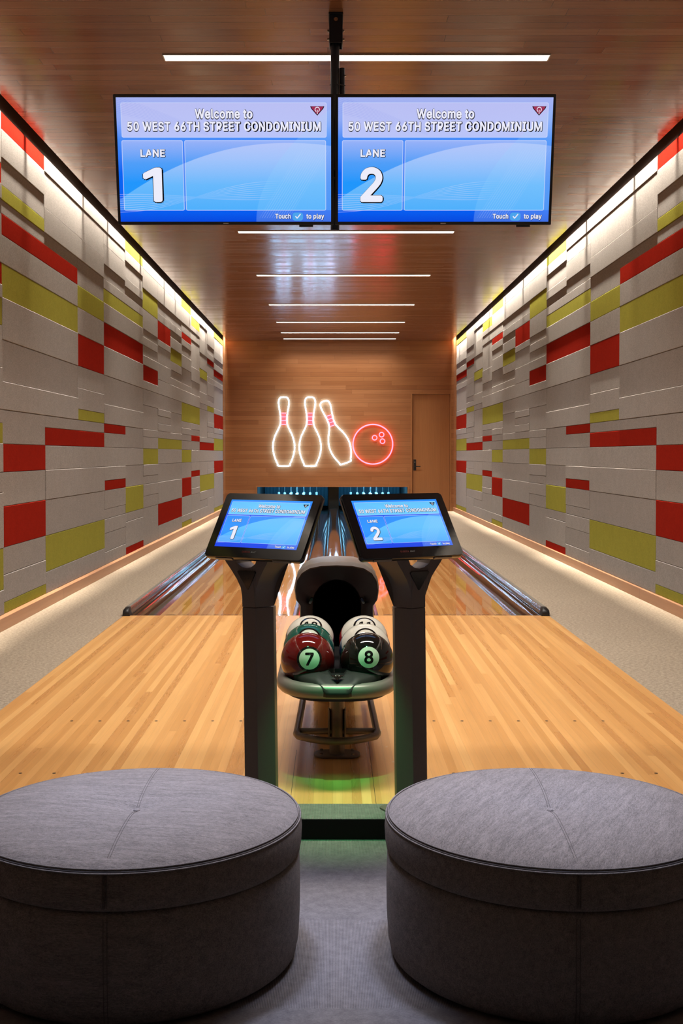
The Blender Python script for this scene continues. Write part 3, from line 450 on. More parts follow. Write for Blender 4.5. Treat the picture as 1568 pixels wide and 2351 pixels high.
# ------------------------------------------------------------------ floor and room shell
b = MB(); b.box(-1.66, 1.712, STEP1, DF, -0.12, 0.0)
floor = struct(b.build('floor', 'approach'))
b = MB()
for lc in (-0.846, 0.890):
    for D in (5.545, 4.63):
        for i in range(-3, 4):
            x = lc + i*0.1351 + (0.0 if lc < 0 else 0.0)
            b.disc((x, D, 0.0006), 0.0075, 14, (1, 0, 0), (0, 1, 0))
b.build('dot_markers', 'dot', floor)
b = MB()
for x, D in ((.19, 6.3), (.205, 5.85), (.212, 5.6), (.222, 5.35), (.235, 5.05), (.25, 4.8), (.262, 4.55), (.275, 4.33), (-.235, 4.62), (-.21, 5.0), (-.2, 5.3)):
    b.box(x-.0042, x+.0042, D-.003, D+.003, 0.0, 0.0005)
b.build('pale_markers', 'palemark', floor)
b = MB()
b.box(.1575, .1592, STEP1, 5.15, 0.0, 0.0004); b.box(-.1575, -.1560, STEP1, 5.0, 0.0, 0.0004)
b.build('joint_lines', 'dot', floor)
b = MB(); b.box(WL, -1.66, STEP1, DW, -0.12, 0.0); struct(b.build('carpet', 'carpet'))
b = MB(); b.box(1.712, WR, STEP1, DW, -0.12, 0.0); struct(b.build('carpet', 'carpet'))
b = MB(); b.box(WL, WR, STEP0, STEP1, -0.12, 0.0); struct(b.build('step', 'ribbed'))
b = MB(); b.box(WL, WR, STEP0-.006, STEP0, LOW, -0.001); rz_ = struct(b.build('trim_1', 'riser'))
b = MB()
for i in range(3): b.lathe([(.0035, 0), (.003, .0015), (0, .002)], 10, (0, 0, 0))
b.bm.clear()
for x, z in ((-.124, -.008), (-.125, -.03), (-.112, -.058)): b.box(x-.003, x+.003, STEP0-.008, STEP0-.006, z-.002, z+.002)
b.build('screw', 'chrome', rz_)
b = MB(); b.box(WL, WR, -2.2, STEP0, LOW-.1, LOW); struct(b.build('carpet', 'ribbed'))
b = MB(); b.box(WL, WR, -2.3, -2.2, LOW, CH); struct(b.build('wall_back', 'wallback'))
CL, CR = WL+0.085, WR-0.085                      # ceiling edges leave a slot along each wall
b = MB(); b.box(CL, CR, -2.3, DW+.1, CH, CH+.18); struct(b.build('ceiling', 'ceiling'))
b = MB(); b.box(WL-.1, CL, -2.3, DW+.1, CH+.18, CH+.2); b.box(CR, WR+.1, -2.3, DW+.1, CH+.18, CH+.2); struct(b.build('trim_2', 'brownblack'))

# ------------------------------------------------------------------ felt walls
T0, TOP = 0.095, 3.802
Dk = lambda k: 25.80 if k >= 13 else 8.59+1.272*k
LO, MI, HI = .0100, .0130, .0165
COLOURED = [  # colour, first column, last column, z0, z1
 ('r',0,0,3.675,TOP),('g',0,0,3.157,3.265),('r',0,1,2.90,3.055),('g',0,1,2.44,2.69),('g',2,2,2.69,2.90),('g',3,4,2.90,3.05),
 ('r',2,2,2.13,2.437),('r',3,4,2.437,2.69),('r',5,5,2.235,2.437),('g',4,4,3.685,TOP),('g',5,5,3.157,3.42),('r',6,6,2.89,3.15),
 ('g',7,7,2.69,2.89),('r',8,8,3.157,3.265),('g',8,8,3.67,TOP),('g',9,9,3.51,3.665),('r',11,11,3.055,3.157),('r',12,12,2.895,3.03),
 ('g',10,10,2.70,2.865),('g',12,12,3.69,TOP),('g',2,2,1.61,1.715),('r',0,0,1.147,1.356),('r',1,2,1.356,1.508),('r',3,3,1.512,1.61),
 ('r',0,0,.588,.892),('g',1,2,.278,.585),('g',0,0,T0,.178),('r',3,3,.892,.998),('g',4,4,.588,.892),('r',4,4,T0,.178),
 ('r',6,7,.283,.585),('g',5,5,1.147,1.356),('g',6,7,1.358,1.508),('g',8,8,1.15,1.357),('r',8,8,.587,.892),('g',8,8,T0,.178),
 ('g',8,9,1.822,2.124),('r',9,9,1.515,1.61),('r',10,11,1.362,1.51),('g',12,12,1.362,1.612),('r',9,9,.892,.995),('g',10,11,.592,.895),
 ('r',12,12,1.83,2.12),('r',12,12,.897,1.147),('g',12,12,T0,.178),('g',11,11,2.13,2.23),
 ('r',-2,-1,2.53,2.69),('g',-1,-1,2.23,2.43),('g',-1,-1,1.36,1.51),('g',-2,-1,.278,.585),('r',-1,-1,3.27,3.42),
 ('g',-4,-3,2.9,3.05),('r',-3,-3,1.15,1.36),('r',-5,-4,.588,.892),('g',-6,-5,1.36,1.51),('r',-5,-5,2.44,2.69),('g',-7,-7,2.13,2.44)]
GREYS = [  # first column, last column, z0, z1, relief
 (0,0,3.465,3.675,HI),(0,0,3.265,3.465,LO),(0,0,3.055,3.157,LO),(1,3,3.67,TOP,HI),(1,2,3.365,3.67,MI),(1,2,3.157,3.365,HI),
 (1,1,3.055,3.157,LO),(2,2,2.90,3.157,LO),(0,1,2.69,2.90,MI),(0,1,2.127,2.44,HI),(0,1,1.82,2.127,LO),(0,1,1.61,1.82,HI),
 (0,0,1.356,1.61,LO),(1,2,1.508,1.61,LO),(0,0,.892,1.147,LO),(0,0,.383,.588,LO),(0,0,.178,.383,MI),(1,3,1.147,1.356,MI),
 (1,2,.892,1.147,HI),(1,2,.585,.892,LO),(1,2,T0,.278,MI),(2,2,2.437,2.69,MI),(2,2,1.92,2.13,LO),(2,2,1.715,1.92,MI),
 (3,3,3.52,3.67,MI),(3,3,3.31,3.52,HI),(3,3,3.157,3.31,LO),(3,4,3.05,3.157,MI),(4,4,3.558,3.685,HI),(4,4,3.36,3.558,LO),(4,4,3.255,3.36,HI),
 (4,4,3.157,3.255,LO),(3,4,2.69,2.90,HI),(3,4,2.127,2.437,HI),(3,4,1.82,2.127,LO),(3,4,1.61,1.82,HI),(3,3,1.356,1.512,MI),
 (4,4,1.356,1.61,LO),(4,4,1.147,1.356,MI),(3,3,.998,1.147,HI),(4,4,.892,1.147,LO),(3,3,.69,.892,MI),(3,3,.585,.69,LO),(3,3,.43,.585,MI),(3,3,.23,.43,LO),(3,3,T0,.23,MI),
 (4,4,.48,.588,LO),(4,4,.178,.48,MI),(5,5,3.67,TOP,MI),(5,5,3.42,3.67,HI),(5,7,1.508,1.61,MI),(6,7,1.147,1.358,MI),(6,7,.892,1.147,LO),(6,7,.585,.892,HI),(6,7,T0,.283,MI),
 (5,7,1.92,2.127,MI),(6,9,2.127,2.33,HI),(9,11,1.147,1.362,MI),(6,8,3.42,3.67,HI),(6,7,3.67,TOP,MI),(5,5,.585,.74,MI),(5,5,.74,.892,HI),(5,5,.892,1.0,LO),(5,5,1.0,1.147,HI)]
LINES = [.178,.283,.43,.585,.69,.892,.997,1.147,1.356,1.508,1.61,1.715,1.822,1.92,2.127,2.23,2.33,2.437,2.56,2.69,2.80,2.90,3.05,3.157,3.265,3.42,3.51,3.67]
def chamfer_panel(b, sgn, xb, y0, y1, z0, z1, t, c=.0032):
    """a felt slab on the wall plane xb, thickness t towards the room (sgn = direction into the room), edges chamfered"""
    g = .0012; y0 += g; y1 -= g; z0 += g; z1 -= g
    def ring(x, i): return [(x, y0+i, z0+i), (x, y1-i, z0+i), (x, y1-i, z1-i), (x, y0+i, z1-i)]
    b.loft([ring(xb, 0), ring(xb+sgn*(t-c), 0), ring(xb+sgn*t, c)])
def felt_wall(side, sgn, xb):
    rs = random.Random(11)
    b = MB()
    b.box(min(xb, xb-sgn*.1), max(xb, xb-sgn*.1), -2.3, DW+.1, LOW-.05, TOP)
    used = {k: [] for k in range(-9, 13)}
    for _, k0, k1, z0, z1 in COLOURED:
        for k in range(k0, k1+1): used[k].append((z0, z1))
    for k0, k1, z0, z1, t in GREYS:
        ok = all(not any(z0 < e-.004 and z1 > s+.004 for s, e in used[k]) for k in range(k0, k1+1))
        spans = [(k0, k1)] if ok else []
        if not ok:
            for k in range(k0, k1+1):
                if not any(z0 < e-.004 and z1 > s+.004 for s, e in used[k]): spans.append((k, k))
        for a, c in spans:
            chamfer_panel(b, sgn, xb, Dk(a), Dk(c+1), z0, z1, t)
            for k in range(a, c+1): used[k].append((z0, z1))
    for k in range(-8, 13):
        occ = sorted(used[k]); z = T0; gaps = []
        for s, e in occ + [(TOP, TOP)]:
            if s - z > .004: gaps.append((z, s))
            z = max(z, e)
        for g0, g1 in gaps:
            cuts = [g0]
            for l in LINES:
                if l > cuts[-1]+.09 and l < g1-.07 and rs.random() < .62: cuts.append(l)
            cuts.append(g1)
            lv = rs.randrange(3)
            for a, c in zip(cuts, cuts[1:]):
                lv = (lv + rs.choice((1, 2))) % 3
                chamfer_panel(b, sgn, xb, Dk(k), Dk(k+1), a, c, (LO, MI, HI)[lv])
    wobj = struct(b.build('wall_'+side, 'grey'))
    for cc, k0, k1, z0, z1 in COLOURED:
        p = MB(); chamfer_panel(p, sgn, xb, Dk(k0), Dk(k1+1), z0, z1, MI-.0005)
        p.build('felt_panel', 'red' if cc == 'r' else 'green', wobj)['label'] = ('red' if cc == 'r' else 'yellow-green') + ' felt wall panel'
    d = MB(); d.box(min(xb, xb-sgn*.1), max(xb, xb-sgn*.1), -2.3, DW+.1, TOP, CH+.18); d.build('dark_slot_lining', 'brownblack', wobj)
    # plain wood reveal between the felt and the far wall
    d = MB(); x1 = xb+sgn*.028; d.box(min(xb, x1), max(xb, x1), 25.805, DW, T0, CH+.06); struct(d.build('trim_3' if side == 'left' else 'trim_4', 'farwall'))
    d = MB(); x1 = xb+sgn*(.065 if sgn > 0 else .04); d.box(min(xb, x1), max(xb, x1), STEP1, DW, 0, T0); struct(d.build('baseboard_'+side, 'woodtrim', bevel=.003))
    d = MB(); d.box(min(xb, x1), max(xb, x1), -2.2, STEP0-.006, LOW, LOW+T0); d.build('baseboard', 'woodtrim', wobj)
felt_wall('left', 1, WL)
felt_wall('right', -1, WR)

# ------------------------------------------------------------------ far wall, door, pit
PX0, PX1, PZ = -1.712, 1.690, 0.548
DX0, DX1, DZ = 1.790, 2.647, 2.645
b = MB()
for x0, x1, z0, z1 in ((WL-.05, PX0, 0, CH+.05), (PX0, PX1, PZ, CH+.05), (PX1, DX0-.03, 0, CH+.05), (DX0-.03, DX1+.03, DZ+.03, CH+.05), (DX1+.03, WR+.05, 0, CH+.05)):
    b.box(x0, x1, DW, DW+.09, z0, z1)
struct(b.build('wall_far', 'farwall'))
b = MB()
b.box(DX0-.03, DX0, DW-.006, DW+.11, 0, DZ+.03); b.box(DX1, DX1+.03, DW-.006, DW+.11, 0, DZ+.03); b.box(DX0, DX1, DW-.006, DW+.11, DZ, DZ+.03)
struct(b.build('trim_5', 'doorwood'))
b = MB(); b.box(DX0+.004, DX1-.004, DW+.05, DW+.09, 0.004, DZ-.006); door = struct(b.build('door_1', 'doorwood'))
b = MB(); b.box(DX0+.035, DX0+.095, DW+.040, DW+.05, .92, 1.17); hp = b.build('handle_plate', 'black', door, bevel=.003)
b = MB(); b.cyl((DX0+.065, DW+.045, 1.01), (DX0+.065, DW-.005, 1.01), .011, 12); b.box(DX0+.055, DX0+.19, DW-.012, DW+.004, 1.0, 1.02); b.build('lever', 'black', hp, bevel=.002)
b = MB(); b.cyl((DX0+.065, DW+.042, 1.11), (DX0+.065, DW+.034, 1.11), .012, 12); b.build('lock_cylinder', 'chrome', hp)
b = MB()
fr = .03
b.box(PX0-fr, PX0, DW-.008, DW, 0, PZ+fr); b.box(PX1, PX1+fr, DW-.008, DW, 0, PZ+fr); b.box(PX0, PX1, DW-.008, DW, PZ, PZ+fr)
struct(b.build('trim_6', 'doorwood'))
b = MB()
b.box(PX0-.05, PX0, DW+.09, 29.4, -.12, 1.0); b.box(PX1, PX1+.05, DW+.09, 29.4, -.12, 1.0)
b.box(PX0-.05, PX1+.05, DW+.09, 29.4, .95, 1.0); b.box(PX0-.05, PX1+.05, 29.4, 29.45, -.2, 1.0); b.box(PX0-.05, PX1+.05, 28.65, 29.4, -.2, -.12)
struct(b.build('wall_pit', 'pitwall'))
b = MB(); b.box(-.10, .135, DW+.35, 29.38, -.04, .94); struct(b.build('trim_7', 'pitwall'))
for nm, x0, x1, lab in (('left', -1.70, -.11, 'dark blue curtain hanging behind the pins of lane 1'), ('right', .145, 1.68, 'dark blue curtain hanging behind the pins of lane 2')):
    b = MB(); n = 60; pts = []
    for i in range(n+1):
        pts.append((x0+(x1-x0)*i/n, 29.0+.02*math.sin(i*1.9)))
    b.loft([[(x, y, .0) for x, y in pts]+[(x, y+.006, .0) for x, y in reversed(pts)], [(x, y, .94) for x, y in pts]+[(x, y+.006, .94) for x, y in reversed(pts)]])
    tag(b.build('pit_curtain', 'curtain', smooth_=True), lab, 'curtain', 'curtains behind the pins')

# ------------------------------------------------------------------ lanes, gutters, cappings
LANES = ((-1.372, -.318, 'left', '1'), (.362, 1.416, 'right', '2'))
for x0, x1, sd, num in LANES:
    b = MB(); b.box(x0, x1, DF+.001, 28.6, -.10, 0.0)
    tag(b.build('bowling_lane', 'lane'), f'glossy maple bowling lane beyond the foul line on the {sd}, lane {num}', 'bowling lane', 'bowling lanes')
    lc = (x0+x1)/2
    t = add_text('foul_line_lettering', 'CAUTION: SLIPPERY SURFACE', .042, 'marking', None, lambda x, y: Vector((lc+x, DF+.022+y, .0006)), width=.72)
    for sx in (-1, 1):
        b = MB()
        c = lc+sx*.445
        for p, q in (((-.045, 0), (.045, 0)), ((.045, 0), (0, .05)), ((0, .05), (-.045, 0))):
            P, Q = Vector((c+p[0], DF+.022+p[1], .0006)), Vector((c+q[0], DF+.022+q[1], .0006)); d = (Q-P).normalized().cross(Vector((0, 0, 1)))*.005
            b.quad(P-d, Q-d, Q+d, P+d)
        b.build('warning_triangle', 'marking', t)
    tag(t, f'dark printed caution wording across the foul line of the {sd} lane', 'floor marking', 'foul line warnings')
def gutter(x0, x1, lab):
    b = MB(); n = 16; c = (x0+x1)/2; r = (x1-x0)/2
    top = []
    for i in range(n+1):
        a = PI*i/n; k = math.cos(a)
        top.append((c - r*k, -.072*math.sin(a)**.8 - .001))
    prof = top + [(x1, -.10), (x0, -.10)]
    b.loft([[(x, DF+.002, z) for x, z in prof], [(x, 28.4, z) for x, z in prof]])
    tag(b.build('gutter', 'gutter', auto=35), lab, 'gutter', 'gutters beside the lanes')
e = .0015
gutter(-1.603, -1.372-e, 'dark glossy ball gutter along the outer left edge of lane 1')
gutter(-.318+e, -.085, 'dark glossy ball gutter on the inner side of lane 1')
gutter(.129, .362-e, 'dark glossy ball gutter on the inner side of lane 2')
gutter(1.416+e, 1.647, 'dark glossy ball gutter along the outer right edge of lane 2')
def capping(x0, x1, flip, lab):
    pr = [(0, -.02), (0, .045), (.012, .060), (.040, .062), (.046, .052), (.046, .030), (.053, .012), (.053, -.02)]
    w_ = x1-x0
    f = (lambda x: x1 - x*w_/.053) if flip else (lambda x: x0 + x*w_/.053)
    t = thing('edge_capping', ((x0+x1)/2, DF, 0), lab, 'capping', 'edge cappings')
    ox = (x0+x1)/2
    b = MB(); b.loft([[(f(x)-ox, .07, z) for x, z in pr], [(f(x)-ox, 28.4-DF, z) for x, z in pr]]); b.build('rail', 'capping', t, bevel=.002)
    b = MB(); s0, s1 = sorted((f(.010)-ox, f(.038)-ox)); b.box(s0, s1, .07, 28.4-DF, .060, .0632); b.build('top_strip', 'captop', t)
    b = MB()
    rings = []
    for y, s_ in ((-.03, .45), (-.018, .8), (0, .95), (.03, 1.0), (.07, 1.0)):
        rings.append([((f(-.006 if x < .02 else .058)-ox) if False else (f(x*1.06-.003)-ox), y, (z if z < 0 else z*s_*1.04)) for x, z in pr])
    b.loft(rings); b.build('end_cap', 'black', t, auto=40)
capping(-1.66, -1.607, False, 'long raised edge capping beside the left wall carpet')
capping(1.651, 1.712, True, 'long raised edge capping beside the right wall carpet')
b = MB(); n = 20; c0, hw = .022, .105
pr = [(c0-hw*math.cos(PI*i/n), .052*math.sin(PI*i/n)**.55) for i in range(n+1)] + [(c0+hw, -.09), (c0-hw, -.09)]
b.loft([[(x, DF+.05, z) for x, z in pr], [(x, 26.6, z) for x, z in pr]])
tag(b.build('ball_track_cover', 'gutter', auto=35), 'rounded glossy dark cover over the ball track between the two lanes', 'ball track')

# ------------------------------------------------------------------ ceiling lights
LIGHTS = [(4.75, 'added ceiling light bar out of view above the ottomans, in front of the displays'), (7.555, 'long bright ceiling light bar above the hanging displays, nearest the front'), (10.45, 'ceiling light bar hidden above and behind the hanging displays'),  # first bar is an unseen addition for more light near the camera
 (13.43, 'ceiling light bar just below the bottom edge of the hanging displays'), (16.66, 'second ceiling light bar below the hanging displays'),
 (19.91, 'third ceiling light bar below the hanging displays'), (22.53, 'fourth ceiling light bar below the displays, third from the far wall'),
 (24.46, 'second ceiling light bar from the far wall'), (25.75, 'ceiling light bar closest to the far wall, shortest in view')]
for D, lab in LIGHTS:
    t = thing('ceiling_light', (CXR, D, CH), lab, 'ceiling light', 'linear ceiling lights')
    L, W = 2.475/2, .052
    b = MB(); b.box(-L, L, -W, W, -.006, -.001); b.build('diffuser', 'bar', t)
    b = MB(); b.box(-L-.008, L+.008, -W-.006, -W, -.008, 0); b.box(-L-.008, L+.008, W, W+.006, -.008, 0); b.box(-L-.008, -L, -W, W, -.008, 0); b.box(L, L+.008, -W, W, -.008, 0)
    b.build('frame', 'barframe', t)
    lamp('light_bar_lamp', 'AREA', (CXR, D, CH-.0065), (0, 0, 0), BAR_W*(.4 if D > 25 else 1.0), (1.0, .92, .82), shape='RECTANGLE', size=2*L, size_y=2*W, spread=R(126))

# ------------------------------------------------------------------ display pages (shared by the hanging displays and the consoles)
def page(parent, w_, h_, num, mat, y0, fat=1.0):
    """screen surface in the XZ plane of its parent facing -Y, with raised lit lettering"""
    b = MB(); f = b.quad((-w_/2, y0, -h_/2), (w_/2, y0, -h_/2), (w_/2, y0, h_/2), (-w_/2, y0, h_/2))
    uvl = b.bm.loops.layers.uv.new('UVMap')
    for l, uv in zip(f.loops, ((0, 0), (1, 0), (1, 1), (0, 1))): l[uvl].uv = uv
    me = bpy.data.meshes.new('screen'); b.bm.to_mesh(me); b.bm.free()
    scr = bpy.data.objects.new('screen', me); COL.objects.link(scr); me.materials.append(M[mat]); scr.parent = parent
    e = w_*.0004
    def line(name, txt, u, v, cap, width=None, bold=.055):
        px, pz = (u-.5)*w_, (.5-v)*h_
        k = cap*h_
        ex, sh = min(.075, .0066/cap)*fat, min(.03, .0035/cap)
        add_text(name+'_outline', txt, k, 'ink', scr, lambda x, y: Vector((px+x+k*sh, y0-e, pz+y-k*sh)), bold=bold+ex, width=width*w_ if width else None)
        add_text(name, txt, k, 'text', scr, lambda x, y: Vector((px+x, y0-2*e, pz+y)), bold=bold, width=width*w_ if width else None)
    line('greeting', 'Welcome to', .50, .163, .068, width=.265)
    line('address', '50 WEST 66TH STREET CONDOMINIUM', .50, .262, .066, width=.90)
    line('lane_word', 'LANE', .163, .470, .055, width=.112)
    line('lane_numeral', num, .158, .826, .255, width=.070 if num == '1' else .092, bold=.05)
    line('touch_word', 'Touch', .772, .973, .036, width=.072)
    line('play_word', 'to play', .925, .973, .036, width=.083)
    b = MB(); px, pz = (.842-.5)*w_, (.5-.958)*h_
    rr = superrect(.050*w_, .066*h_, .022*h_)
    b.bm.faces.new([b.bm.verts.new((px+x, y0-e, pz+z)) for x, z in rr]); k_ = b.build('tick_key', 'tick', scr)
    b = MB()
    for p, q in (((-.011, .002), (-.003, -.008)), ((-.003, -.008), (.013, .012))):
        P, Q = Vector((px+p[0]*w_, y0-2*e, pz+p[1]*w_)), Vector((px+q[0]*w_, y0-2*e, pz+q[1]*w_)); d = (Q-P).normalized().cross(Vector((0, 1, 0)))*.0024*w_
        b.quad(P-d, Q-d, Q+d, P+d)
    b.build('tick', 'text', scr)
    b = MB(); cx, cz = (.936-.5)*w_, (.5-.070)*h_
    tri = lambda s, yy: [(cx-.033*w_*s, yy, cz-.0*w_-(1-s)*.008*w_), (cx+.033*w_*s, yy, cz-(1-s)*.008*w_), (cx+.029*w_*s, yy, cz-.010*w_*s-(1-s)*.008*w_), (cx, yy, cz-.042*w_*s-(1-s)*.008*w_), (cx-.029*w_*s, yy, cz-.010*w_*s-(1-s)*.008*w_)]
    b.bm.faces.new([b.bm.verts.new(p) for p in tri(1, y0-e)]); b.build('emblem_border', 'ink', scr)
    b = MB(); b.bm.faces.new([b.bm.verts.new(p) for p in tri(.86, y0-1.6*e)]); b.build('emblem', 'crimson' if mat == 'tv' else 'ink', scr)
    b = MB(); n = 22; r0, r1 = .0085*w_, .0118*w_; qz = cz-.0145*w_
    for i in range(n):
        a0, a1 = R(-60)+R(300)*i/n, R(-60)+R(300)*(i+1)/n
        b.quad(*[(cx+r*math.cos(a), y0-2*e, qz+r*math.sin(a)) for r, a in ((r0, a0), (r1, a0), (r1, a1), (r0, a1))])
    b.box(cx-.0016*w_, cx+.0016*w_, y0-2*e, y0-1.9*e, qz-.021*w_, qz-.001*w_)
    b.build('emblem_letter', 'text', scr)
    return scr

# ------------------------------------------------------------------ hanging displays on their ceiling pole
TVW, TVH = 1.238, .716
TILT = R(12.2)
TVC = (6.625, 2.945)
for cx, num, lab in ((.010-.623, '1', 'large hanging display showing LANE 1, left of the pair'), (.010+.623, '2', 'large hanging display showing LANE 2, right of the pair')):
    t = thing('score_display', (cx, TVC[0], TVC[1]), lab, 'display', 'hanging lane displays')
    t.rotation_euler = (TILT, 0, 0)
    b = MB(); b.prism(superrect(TVW, TVH, .006), 0, .045); b.prism(superrect(TVW*.7, TVH*.7, .03), .045, .07); b.build('casing', 'black', t, bevel=.002)
    page(t, TVW-.032, TVH-.036, num, 'tv', -.0015)
    b = MB(); b.box(.42, .50, .004, .022, -TVH/2-.012, -TVH/2); b.build('sensor', 'black', t)
    b = MB(); b.box(-.015, .015, -.0016, -.0008, -TVH/2+.006, -TVH/2+.011); b.build('badge', 'logogrey', t)
t = thing('ceiling_mount', (.018, 6.86, CH), 'dark steel ceiling pole carrying the two hanging displays', 'ceiling mount')
b = MB(); b.box(-.042, .042, -.07, .09, -.012, 0); b.build('ceiling_plate', 'navy', t, bevel=.003)
b = MB(); b.box(-.039, .039, -.06, -.052, -.175, -.012); b.box(-.039, .039, .05, .058, -.175, -.012); b.box(-.039, -.033, -.052, .05, -.175, -.012); b.box(.033, .039, -.052, .05, -.175, -.012); b.build('bracket', 'navy', t, bevel=.004)
b = MB(); b.cyl((-.005, 0, -.02), (-.005, 0, -1.25), .026, 24); b.build('pole', 'navy', t, auto=40)
b = MB(); b.cyl((.037, .01, -.30), (.037, .01, -.95), .0155, 16); b.build('cable_tube', 'navy', t, auto=40)
for z in (-.40, -.52):
    b = MB(); b.tube([(-.034, 0, z), (0, -.03, z-.002), (.055, -.008, z-.006), (.03, .03, z-.004), (-.01, .03, z)], .003, 6, closed=True); b.build('cable_tie', 'black', t)
for z in (-.095, -.145):
    for sx in (-1, 1):
        b = MB(); b.cyl((sx*.039, -.03, z), (sx*.050, -.03, z), .008, 10); b.build('bolt', 'chrome', t)
for z in (-.345, -.515):
    b = MB(); b.cyl((.050, 0, z), (.060, 0, z), .007, 10); b.build('bolt', 'chrome', t)
b = MB(); b.box(-.09, .09, -.1665, -.10, -.925, -.875); b.box(-.05, .05, -.10, .0, -.96, -.84)
b.build('cross_rail', 'navy', t)
b = MB(); b.cyl((0, -.061, -.04), (0, -.065, -.04), .012, 16); b.build('bracket_bolt', 'chrome', t)

# ------------------------------------------------------------------ neon signs
NY = DW-.045
def px2w(x, y, D=DW-.045): return ((x-764)*D/F, CAMZ-(y-1044)*D/F)
def smooth_closed(pts, n=8):
    out = []; N = len(pts)
    for i in range(N):
        p0, p1, p2, p3 = [Vector(pts[(i+j-1) % N]) for j in range(4)]
        for k in range(n):
            t = k/n
            out.append(.5*((2*p1)+(-p0+p2)*t+(2*p0-5*p1+4*p2-p3)*t*t+(-p0+3*p1-3*p2+p3)*t**3))
    return out
HALF = [(0, 0), (.07, .005), (.108, .03), (.122, .075), (.112, .14), (.090, .22), (.076, .29), (.075, .35), (.090, .41), (.148, .49), (.208, .57), (.246, .66), (.255, .74), (.238, .82), (.198, .90), (.148, .97), (.122, 1.0)]
def neon_pin(cx_, top, bot, ang, lab):
    x0, z1 = px2w(cx_, top); _, z0 = px2w(cx_, bot); H = z1-z0
    hh = [(hw*H*.62, z1-v*H) for hw, v in HALF]
    zc = (z0+z1)/2
    t = thing('neon_pin_sign', (x0, DW, zc), lab, 'neon sign', 'white neon bowling pins')
    t.rotation_euler = (0, ang, 0)
    right = [Vector((x, 0, z-zc)) for x, z in hh]
    left = [Vector((-x, 0, z-zc)) for x, z in reversed(hh[1:])]
    body = smooth_closed([tuple(p) for p in right[:-1]]+[tuple(right[-1])]+[tuple(left[0])]+[tuple(p) for p in left[1:]], 6)
    b = MB(); b.tube([Vector((p.x, -.045, p.z)) for p in body], .0115, 8, closed=True); b.build('outline_tube', 'neon', t, smooth_=True)
    for i in range(4):
        v = .232+.055*i; z = z1-v*H-zc; hw = .076*H*.62-.020
        b = MB(); b.tube([(-hw, -.045, z), (hw, -.045, z)], .010, 8); b.build('red_band_tube', 'neonred', t)
    b = MB(); hw = .075*H*.62-.022; b.box(-hw, hw, -.030, -.026, z1-.40*H-zc, z1-.225*H-zc); b.build('red_neck_panel', 'bandred', t)
    b = MB(); b.box(-hw, hw, -.026, 0, z1-.33*H-zc, z1-.30*H-zc); b.build('standoff', 'barframe', t)
    return t
neon_pin(651.5, 912, 1069.5, 0, 'upright white neon bowling pin on the far wall, leftmost of three')
neon_pin(712, 912, 1069.5, 0, 'upright white neon bowling pin on the far wall, touched by the leaning one')
neon_pin(768.5, 917, 1067, R(-19.5), 'white neon bowling pin tilted over against its neighbour, next to the red neon ball')
bx, bz = px2w(856, 1020)
t = thing('neon_ball_sign', (bx, DW, bz), 'round red neon bowling ball sign with three finger holes on far wall', 'neon sign')
def ring_pts(cx_, cz_, r, n=64, y=-.045): return [(cx_+r*math.cos(2*PI*i/n), y, cz_+r*math.sin(2*PI*i/n)) for i in range(n)]
b = MB(); b.tube(ring_pts(0, 0, .447), .0135, 8, closed=True); b.build('outline_tube', 'neonred', t, smooth_=True)
for px_, py_ in ((860, 1005), (876, 998), (878, 1013)):
    x, z = px2w(px_, py_)
    b = MB(); b.tube(ring_pts(x-bx, z-bz, .052, 24), .0105, 8, closed=True); b.build('finger_hole_tube', 'neonred', t, smooth_=True)
for a in (40, 150, 270):
    b = MB(); b.cyl((.447*math.cos(R(a)), 0, .447*math.sin(R(a))), (.447*math.cos(R(a)), -.034, .447*math.sin(R(a))), .008, 8); b.build('standoff', 'barframe', t)

# ------------------------------------------------------------------ bowling pins
PIN = [(0.0258, 0), (.0285, .006), (.0362, .035), (.0475, .075), (.0572, .110), (.0605, .127), (.0585, .150), (.0500, .184), (.0350, .225), (.0255, .255), (.0228, .275), (.0240, .300), (.0280, .325), (.0322, .345), (.0310, .360), (.0225, .374), (.0100, .3805), (0, .381)]
pm = None
rows = (('head pin at the front', 1), ('second row', 2), ('third row', 3), ('rear row', 4))
ordn = {1: [''], 2: ['left', 'right'], 3: ['leftmost', 'middle', 'rightmost'], 4: ['leftmost', 'second from left', 'second from right', 'rightmost']}
for lc, sd in ((-.846, 'left'), (.890, 'right')):
    for ri, (rn, cnt) in enumerate(rows):
        for j in range(cnt):
            x = lc + (j-(cnt-1)/2)*.3048; y = 27.3+ri*.264
            lab = f'white bowling pin of the {sd} lane, {rn}' + (f', {ordn[cnt][j]}' if cnt > 1 else '')
            if pm is None:
                b = MB(); b.lathe(PIN, 24); o = b.build('bowling_pin', 'pin', smooth_=True)
                s_ = MB(); s_.cyl((0, 0, .380), (0, .0, .945), .0022, 6); so = s_.build('cord', 'string', o)
                for zz in (.285, .302):
                    r_ = MB(); k = .0237; r_.lathe([(k, zz-.004), (k+.0006, zz-.003), (k+.0006, zz+.003), (k, zz+.004)], 24); ro = r_.build('stripe', 'logored', o)
                pm = o
            else:
                o = pm.copy(); COL.objects.link(o)
                for ch in list(pm.children):
                    c = ch.copy(); COL.objects.link(c); c.parent = o
            o.location = (x, y, 0); tag(o, lab, 'bowling pin', 'pins on the far pin decks')

# ------------------------------------------------------------------ ball return
BX = .018
T = thing('ball_return', (BX, 4.91, 0), 'black ball return with rounded hood, grey rimmed tray and single post between the consoles', 'ball return')
def L(x, D, z): return Vector((x, D-4.91, z))
